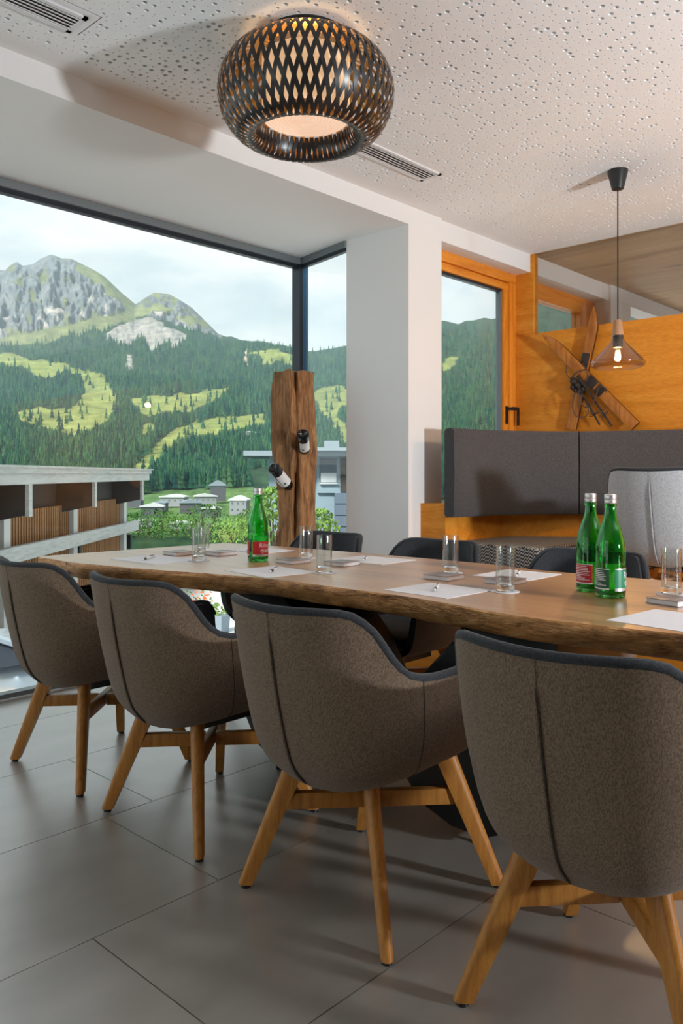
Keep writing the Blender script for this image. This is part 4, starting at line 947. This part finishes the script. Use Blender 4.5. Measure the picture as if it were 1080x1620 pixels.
va = lambda x, y: math.atan2(-y, -x)
water_bottle('single green glass water bottle with a red label and silver cap', 2.235, 2.585, 'red', va(2.235, 2.585) + 0.42)
water_bottle('green water bottle with a red label, left and behind of the pair', 2.375, 1.160, 'red', va(2.375, 1.16) + 1.47)
water_bottle('green water bottle with a green label, front one of the pair', 2.300, 1.060, 'green', va(2.3, 1.06) + 1.25)

# ------------------------------------------------------------------ woven ceiling lamp
LC = Vector((2.046, 2.100, 2.522))
lp = empty('woven_ceiling_lamp', LC); tag(lp, 'large round woven black ceiling lamp with gold inside', 'lamp')
LPROF = [(r_, z_ * (0.885 if z_ < 0 else 0.82)) for r_, z_ in [(.150, .180), (.200, .193), (.255, .160), (.298, .100), (.318, .030), (.318, -.035), (.300, -.100), (.262, -.160), (.215, -.190), (.185, -.178), (.170, -.140), (.164, -.105)]]
def ribbon(hand):
    P = catmull([(r, z, 0) for r, z in LPROF], 26); L = [0]
    for a, b in zip(P, P[1:]): L.append(L[-1] + (b - a).length)
    tw = 0.58; vs = []; fs = []; w0 = 0.0160
    for i, p in enumerate(P):
        ph = hand * tw * (L[i] / L[-1] - 0.45); r = p.x + (0.0012 if hand > 0 else -0.0012) * math.cos(0)
        w = w0 * (0.55 + 0.45 * min(1, (p.x / 0.30)))
        half = w / 2 / p.x
        for s_ in (-1, 1): vs.append((r * math.cos(ph + s_ * half), r * math.sin(ph + s_ * half), p.y))
    for i in range(len(P) - 1): fs.append((2 * i, 2 * i + 1, 2 * i + 3, 2 * i + 2))
    me = bpy.data.meshes.new('lamp_ribbon'); me.from_pydata(vs, [], fs); me.validate()
    # outward normals
    me.update(); k = len(P) // 2
    c = me.polygons[k].center; nrm_ = me.polygons[k].normal
    if nrm_.x * c.x + nrm_.y * c.y < 0: me.flip_normals()
    me.materials.append(M['strip']); me.polygons.foreach_set('use_smooth', [True] * len(me.polygons)); return me
NR = 54
for hand in (1, -1):
    me = ribbon(hand)
    for k in range(NR):
        o = link('woven_strip', me, None, lp); o.rotation_euler = (0, 0, 2 * math.pi * (k + (0.5 if hand < 0 else 0)) / NR)
dr = MB().lathe([(.160, -.088), (.160, .120), (.152, .120), (.152, -.088)], 48, close=False).obj('inner_drum', M['drum'], lp, smooth=True)
dp = [(.001, -.088)]; r = .012
while r < .156: dp += [(r, -.088), (r + .003, -.0915), (r + .008, -.0915), (r + .011, -.088)]; r += .0125
dp += [(.160, -.088), (.160, -.084), (.001, -.084)]
MB().lathe(dp, 48).obj('diffuser_disc', M['disc'], lp)
MB().lathe([(.145, .160), (.15, .2045), (.05, .2045)], 40).obj('ceiling_plate', M['blackmetal'], lp)
lamp_l = lamp('lamp_bulb', 'POINT', LC + Vector((0, 0, 0.04)), 1.6, (1.0, 0.62, 0.30), shadow_soft_size=0.04)

# ------------------------------------------------------------------ pendant
M['bulbglass'] = pane_mat('bulb_glass', (0.97, 0.93, 0.86), ior=1.3)
def pendant(label, PD):
    pt = empty('pendant_lamp', (PD.x, PD.y, ZC)); tag(pt, label, 'lamp')
    z0 = -ZC
    MB().lathe([(.052, 0), (.052, -.008), (.030, -.098), (.012, -.103)], 32).obj('canopy', M['blackplastic'], pt, smooth=True)
    MB().tube([(0, 0, -.1), (0, 0, 1.94 + z0)], .0034, 8).obj('cord', M['blackplastic'], pt)
    MB().lathe([(.018, 1.945), (.021, 1.942), (.030, 1.865), (.028, 1.862)], 28, c=(0, 0, z0)).obj('wooden_socket', M['socketwood'], pt, smooth=True)
    MB().lathe([(.026, 1.862), (.026, 1.80), (.020, 1.797)], 24, c=(0, 0, z0)).obj('bulb_holder', M['blackmetal'], pt, smooth=True)
    sp = [(.029, 1.868), (.030, 1.850), (.036, 1.832), (.060, 1.805), (.100, 1.765), (.130, 1.733), (.138, 1.722), (.139, 1.712), (.132, 1.701), (.115, 1.694)]
    MB().lathe(sp, 48, c=(0, 0, z0), close=False).obj('glass_shade', M['shadeglass'], pt, smooth=True)
    MB().lathe([(.012, 1.80), (.014, 1.787), (.024, 1.770), (.030, 1.750), (.028, 1.735), (.018, 1.722), (.003, 1.718)], 24, c=(0, 0, z0)).obj('bulb', M['bulbglass'], pt, smooth=True)
    fm = MB()
    for k in range(5):
        a = 2 * math.pi * k / 5; fm.tube([(.009 * math.cos(a), .009 * math.sin(a), 1.785 + z0), (.007 * math.cos(a), .007 * math.sin(a), 1.738 + z0)], .0016, 6)
    fm.obj('filament', M['filament'], pt)
    lamp('pendant_bulb', 'POINT', (PD.x, PD.y, 1.755), 10.0, (1.0, 0.62, 0.28), shadow_soft_size=0.02)
pendant('glass cone pendant lamp with a wooden socket hanging in front of the skis', Vector((4.062, 1.832, 0)))

# ------------------------------------------------------------------ corner bench
bn = empty('corner_bench', (4.4, 2.4, 0.345)); tag(bn, 'curved corner bench with dark grey back cushions and oak base', 'bench')
BO = (-4.4, -2.4, -0.345)
cpath = catmull([(3.84, 2.715, 0), (4.20, 2.665, 0), (4.50, 2.53, 0), (4.72, 2.30, 0), (4.85, 1.98, 0), (4.905, 1.6, 0), (4.92, 1.2, 0), (4.92, 0.4, 0)], 64)
def cushion(name, i0, i1, th=0.085, zb=0.885, zt=1.405):
    sec = [(0.012, zb), (0.0, zb + .015), (-.006, (zb + zt) / 2), (0.0, zt - .015), (.012, zt), (th - .012, zt), (th, zt - .015), (th, zb + .015), (th - .012, zb)]
    vs = []; n = len(sec); m = i1 - i0 + 1
    for k in range(i0, i1 + 1):
        d = (cpath[min(k + 1, 63)] - cpath[max(k - 1, 0)]).normalized(); nn = Vector((-d.y, d.x, 0))  # away from the room
        if nn.dot(Vector((1, 1, 0))) < 0: nn = -nn
        for a, z in sec:
            e = 0.006 if k in (i0, i1) else 0.0
            vs.append(cpath[k] + nn * (a + (e if a < th / 2 else -e)) + Vector((0, 0, z)) + d * (0.004 if k == i0 else (-0.004 if k == i1 else 0)))
    fs = [(j * n + i, j * n + (i + 1) % n, (j + 1) * n + (i + 1) % n, (j + 1) * n + i) for j in range(m - 1) for i in range(n)] + [tuple(reversed(range(n))), tuple((m - 1) * n + i for i in range(n))]
    return MB().add(vs, fs).obj(name, M['benchfelt'], bn, loc=BO, smooth=True)
kseam = min(range(64), key=lambda k: abs(cpath[k].y / cpath[k].x - 0.5073))
c1 = cushion('back_cushion', 0, kseam); c2 = cushion('back_cushion', kseam, 63)
# oak base behind and below the cushions
MB().box(3.857, XW - 0.004, 2.79, YH - .001, 0.345, 0.962).box(5.0, XW - 0.004, -1.0, 2.79, 0.345, 0.962).prism([(4.45, 2.79), (5.0, 2.79), (5.0, 1.6), (4.93, 1.95), (4.80, 2.35), (4.62, 2.62)], 0.345, 0.962).obj('oak_base', M['wallwood'], bn, loc=BO)
MB().box(3.885, 4.92, 2.20, 2.785, 0.60, 0.738).obj('seat_cushion', M['zigzag'], bn, loc=BO, bevel=.014, seg=3)
MB().box(4.47, 4.98, -0.8, 2.19, 0.60, 0.738).obj('seat_cushion', M['zigzag'], bn, loc=BO, bevel=.014, seg=3)
MB().box(3.90, 4.98, 2.23, 2.785, 0.346, 0.60).box(4.50, 4.98, -0.8, 2.23, 0.346, 0.60).obj('seat_box', M['wallwood'], bn, loc=BO)

# ------------------------------------------------------------------ skis on the oak wall
def at_wall(u, v, x=5.15):
    d = FW + RT * ((u - 540) / FPX); t = x / d.x; return Vector((x, d.y * t, H + (HY - v) / FPX * t))
def ski(label, tip, tail, off, nm='wooden_ski'):
    a = at_wall(*tail); b = at_wall(*tip); a.x -= off; b.x -= off; L = (b - a).length; d = (b - a).normalized()
    t = empty(nm, a); tag(t, label, 'ski', 'crossed vintage skis')
    sd = d.cross(Vector((1, 0, 0))).normalized(); N = 24; vs = []; fs = []
    for i in range(N + 1):
        s_ = i / N; w = 0.034 + 0.006 * abs(s_ - 0.45); lift = 0.0
        if s_ > 0.80: k = (s_ - .8) / .2; w *= (1 - k ** 2.2 * 0.93); lift = -0.05 * k * k
        th = 0.011 if s_ < .8 else .011 - .006 * (s_ - .8) / .2
        p = d * (L * s_) + Vector((lift, 0, 0))
        for q, e in ((-1, -1), (-.25, -1.35), (.25, -1.35), (1, -1), (1, 1), (-1, 1)): vs.append(p + sd * (w * q) + Vector((e * th, 0, 0)))
    n = 6
    for i in range(N):
        for k in range(n): fs.append((i * n + k, i * n + (k + 1) % n, (i + 1) * n + (k + 1) % n, (i + 1) * n + k))
    fs += [tuple(range(n))[::-1], tuple(N * n + k for k in range(n))]
    body = MB().add(vs, fs).obj('ski_body', M['skiwood'], t, smooth=True); body.data.materials.append(M['skiside'])
    for p_ in body.data.polygons:
        if p_.normal.x > -0.55: p_.material_index = 1
    for s0, s1 in ((0.42, 0.50), (0.34, 0.40)) if 'diagonal' in label else ((.30, .37), (.50, .63)):
        MB().bar(d * (L * s0) + Vector((-.018, 0, 0)), d * (L * s1) + Vector((-.018, 0, 0)), 0.07 if s1 - s0 < .1 else .05, 0.012, up=(1, 0, 0)).obj('binding_plate', M['skidark'], t, bevel=.003)
    return t
ski('upright varnished wooden ski, second of the crossed pair', (946, 487), (905, 679), 0.012)
ski('diagonal varnished wooden ski, laid over the upright one', (868, 531), (1010, 675), 0.050)
for k, (a, b, lb) in enumerate((((915, 600), (957, 674), 'left dark ski pole hanging below the crossed skis'), ((922, 596), (976, 676), 'right dark ski pole hanging below the crossed skis'))):
    A = at_wall(*a); B = at_wall(*b); A.x -= .075; B.x -= .075; t = empty('ski_pole', B); tag(t, lb, 'ski pole', 'ski poles'); A = A - B
    MB().tube([A * .02, A], [.0065, .0085], 8).obj('shaft', M['skidark'], t); MB().tube([A * .0, A * .06], [.002, .0055], 8).obj('tip', M['skidark'], t)
    MB().tube([A * .78, A * 1.0], [.011, .012], 8).obj('grip', M['skidark'], t)
    c = A * .24; dn = A.normalized(); e1 = dn.orthogonal().normalized(); e2 = dn.cross(e1)
    MB().tube([c + (e1 * math.cos(q / 12 * 6.2832) + e2 * math.sin(q / 12 * 6.2832)) * .03 for q in range(13)], .003, 6).tube([c - e1 * .03, c + e1 * .03], .002, 5).tube([c - e2 * .03, c + e2 * .03], .002, 5).obj('basket', M['rope'], t)
rp = empty('binding_straps', at_wall(925, 610)); tag(rp, 'tangle of dark cords and straps tied round the crossed skis', 'strap')
o0 = at_wall(925, 610); q = MB()
def loopw(pts, r=.004):
    P = [at_wall(u, v) + Vector((-.066 - dx, 0, 0)) - o0 for u, v, dx in pts]; q.tube(catmull(P, 30), r, 6)
loopw([(918, 616, 0), (916, 640, .03), (920, 658, .03), (932, 662, .03), (940, 652, .02), (936, 640, .02)]); loopw([(924, 612, 0), (926, 628, .03), (934, 645, .03), (944, 642, .02), (950, 630, .02), (944, 615, 0)])
loopw([(904, 580, .01), (906, 592, .03), (912, 600, .03), (918, 596, .02)], .003); loopw([(930, 576, .02), (938, 590, .03), (938, 604, .03), (930, 610, .02)], .003)
loopw([(910, 602, .01), (922, 592, .035), (936, 586, .02)], .005); loopw([(950, 632, .02), (958, 614, .03), (968, 616, .03), (966, 622, .01)], .004); loopw([(942, 652, .02), (952, 656, .03), (962, 652, .03), (966, 648, .02)], .004)
q.obj('cord_loop', M['rope'], rp)
kn = MB()
for u, v, s_ in ((915, 605, .028), (922, 611, .024), (913, 614, .02), (930, 617, .018)):
    p = at_wall(u, v) - o0 + Vector((-.07, 0, 0)); kn.lathe([(.2 * s_, -s_), (.8 * s_, -.6 * s_), (s_, 0), (.8 * s_, .6 * s_), (.2 * s_, s_)], 8, c=p)
kn.obj('leather_binding', M['skidark'], rp, smooth=True)

# ------------------------------------------------------------------ weathered post with wine bottles
def beam():
    c = Vector((3.50, 3.68, 0)); t = empty('weathered_post', c); tag(t, 'old weathered timber post holding wine bottles by the window corner', 'post')
    NZ, NA = 90, 56; vs = []; fs = []
    for j in range(NZ + 1):
        z = 1.775 * j / NZ
        for k in range(NA):
            a = 2 * math.pi * k / NA; ca, sa = math.cos(a), math.sin(a)
            m_ = (abs(ca) ** 5 + abs(sa) ** 5) ** (-1 / 5)
            r = 0.106 * m_
            r *= 1 + 0.20 * mnoise.noise(Vector((ca * 1.4 + 3, sa * 1.4, z * 1.7))) + 0.10 * mnoise.noise(Vector((ca * 4, sa * 4, z * 2.6))) + 0.06 * mnoise.noise(Vector((ca * 11, sa * 11, z * 6)))
            if z < 0.80: r *= 1 + 0.10 * min(1, (0.80 - z) / .03) * max(0, math.cos(a - 2.3))
            ph = (a - 3.93 + 0.12 * math.sin(z * 3.1)) ; ph = (ph + math.pi) % (2 * math.pi) - math.pi
            r -= 0.080 * math.exp(-((ph + .06 * mnoise.noise(Vector((0, 0, z * 9)))) / 0.12) ** 2) * (0.6 + 0.4 * math.sin(z * 7 + 1)) + 0.03 * math.exp(-((ph - 0.55) / 0.07) ** 2) * max(0, math.sin(z * 4))
            if z > 1.70: r *= 1 - 0.10 * abs(mnoise.noise(Vector((ca * 3, sa * 3, 5)))) * (z - 1.7) / .075
            lean = -0.03 * (z - 0.9)
            zz = z + (0.022 * mnoise.noise(Vector((ca * 3, sa * 3, 2))) if j == NZ else 0)
            vs.append((r * ca + lean * FW.y * 0.8, r * sa - lean * 0.2, zz))
    for j in range(NZ):
        for k in range(NA): k2 = (k + 1) % NA; fs.append((j * NA + k, j * NA + k2, (j + 1) * NA + k2, (j + 1) * NA + k))
    fs += [tuple(reversed(range(NA))), tuple(NZ * NA + k for k in range(NA))]
    MB().add(vs, fs).obj('beam', M['post'], t, smooth=True)
    return t
beam()
WB = [(.006, 0.004), (.030, .0), (.0365, .004), (.0375, .012), (.0375, .185), (.034, .205), (.022, .228), (.0150, .245), (.0142, .300), (.012, .302)]
def wine(label, base, neck):
    base = Vector(base); neck = Vector(neck); d = (neck - base).normalized()
    t = empty('wine_bottle', base); tag(t, label, 'bottle', 'wine bottles stuck in the post'); t.rotation_mode = 'QUATERNION'; t.rotation_quaternion = d.to_track_quat('Z', 'Y')
    MB().lathe([(.006, .020), (.020, .012), (.0300, .001)] + WB[2:], 32).obj('bottle_glass', M['winedark'], t, smooth=True)
    inv_ = t.rotation_quaternion.inverted(); vd = inv_ @ (Vector((0, 0, H)) - base); up = inv_ @ Vector((-0.5, -0.5, -0.3)); a = math.atan2(vd.y, vd.x)
    lb = band(.0381, .055, .165, a - 1.15, a + 0.75).obj('label', M['labelwhite'], t, smooth=True)
    MB().prism([(math.cos(k / 10 * 6.283) * .008, math.sin(k / 10 * 6.283) * .008) for k in range(10)], 0, .0006, M=Matrix.Rotation(a + .2, 4, 'Z') @ Matrix.Translation((.0382, 0, .135)) @ Matrix.Rotation(math.pi / 2, 4, 'Y')).obj('emblem', M['labeldark'], lb)
def at_depth(u, v, t): return Vector((0, 0, H)) + (FW + RT * ((u - 540) / FPX)) * t + Vector((0, 0, (HY - v) / FPX * t))
wine('dark wine bottle with white label in the upper hole of the post', at_depth(479, 687, 4.79), at_depth(482, 722, 5.06))
wine('dark wine bottle with white label tilted out of the post, lower left', at_depth(432, 740, 4.80), at_depth(467, 782, 5.04))
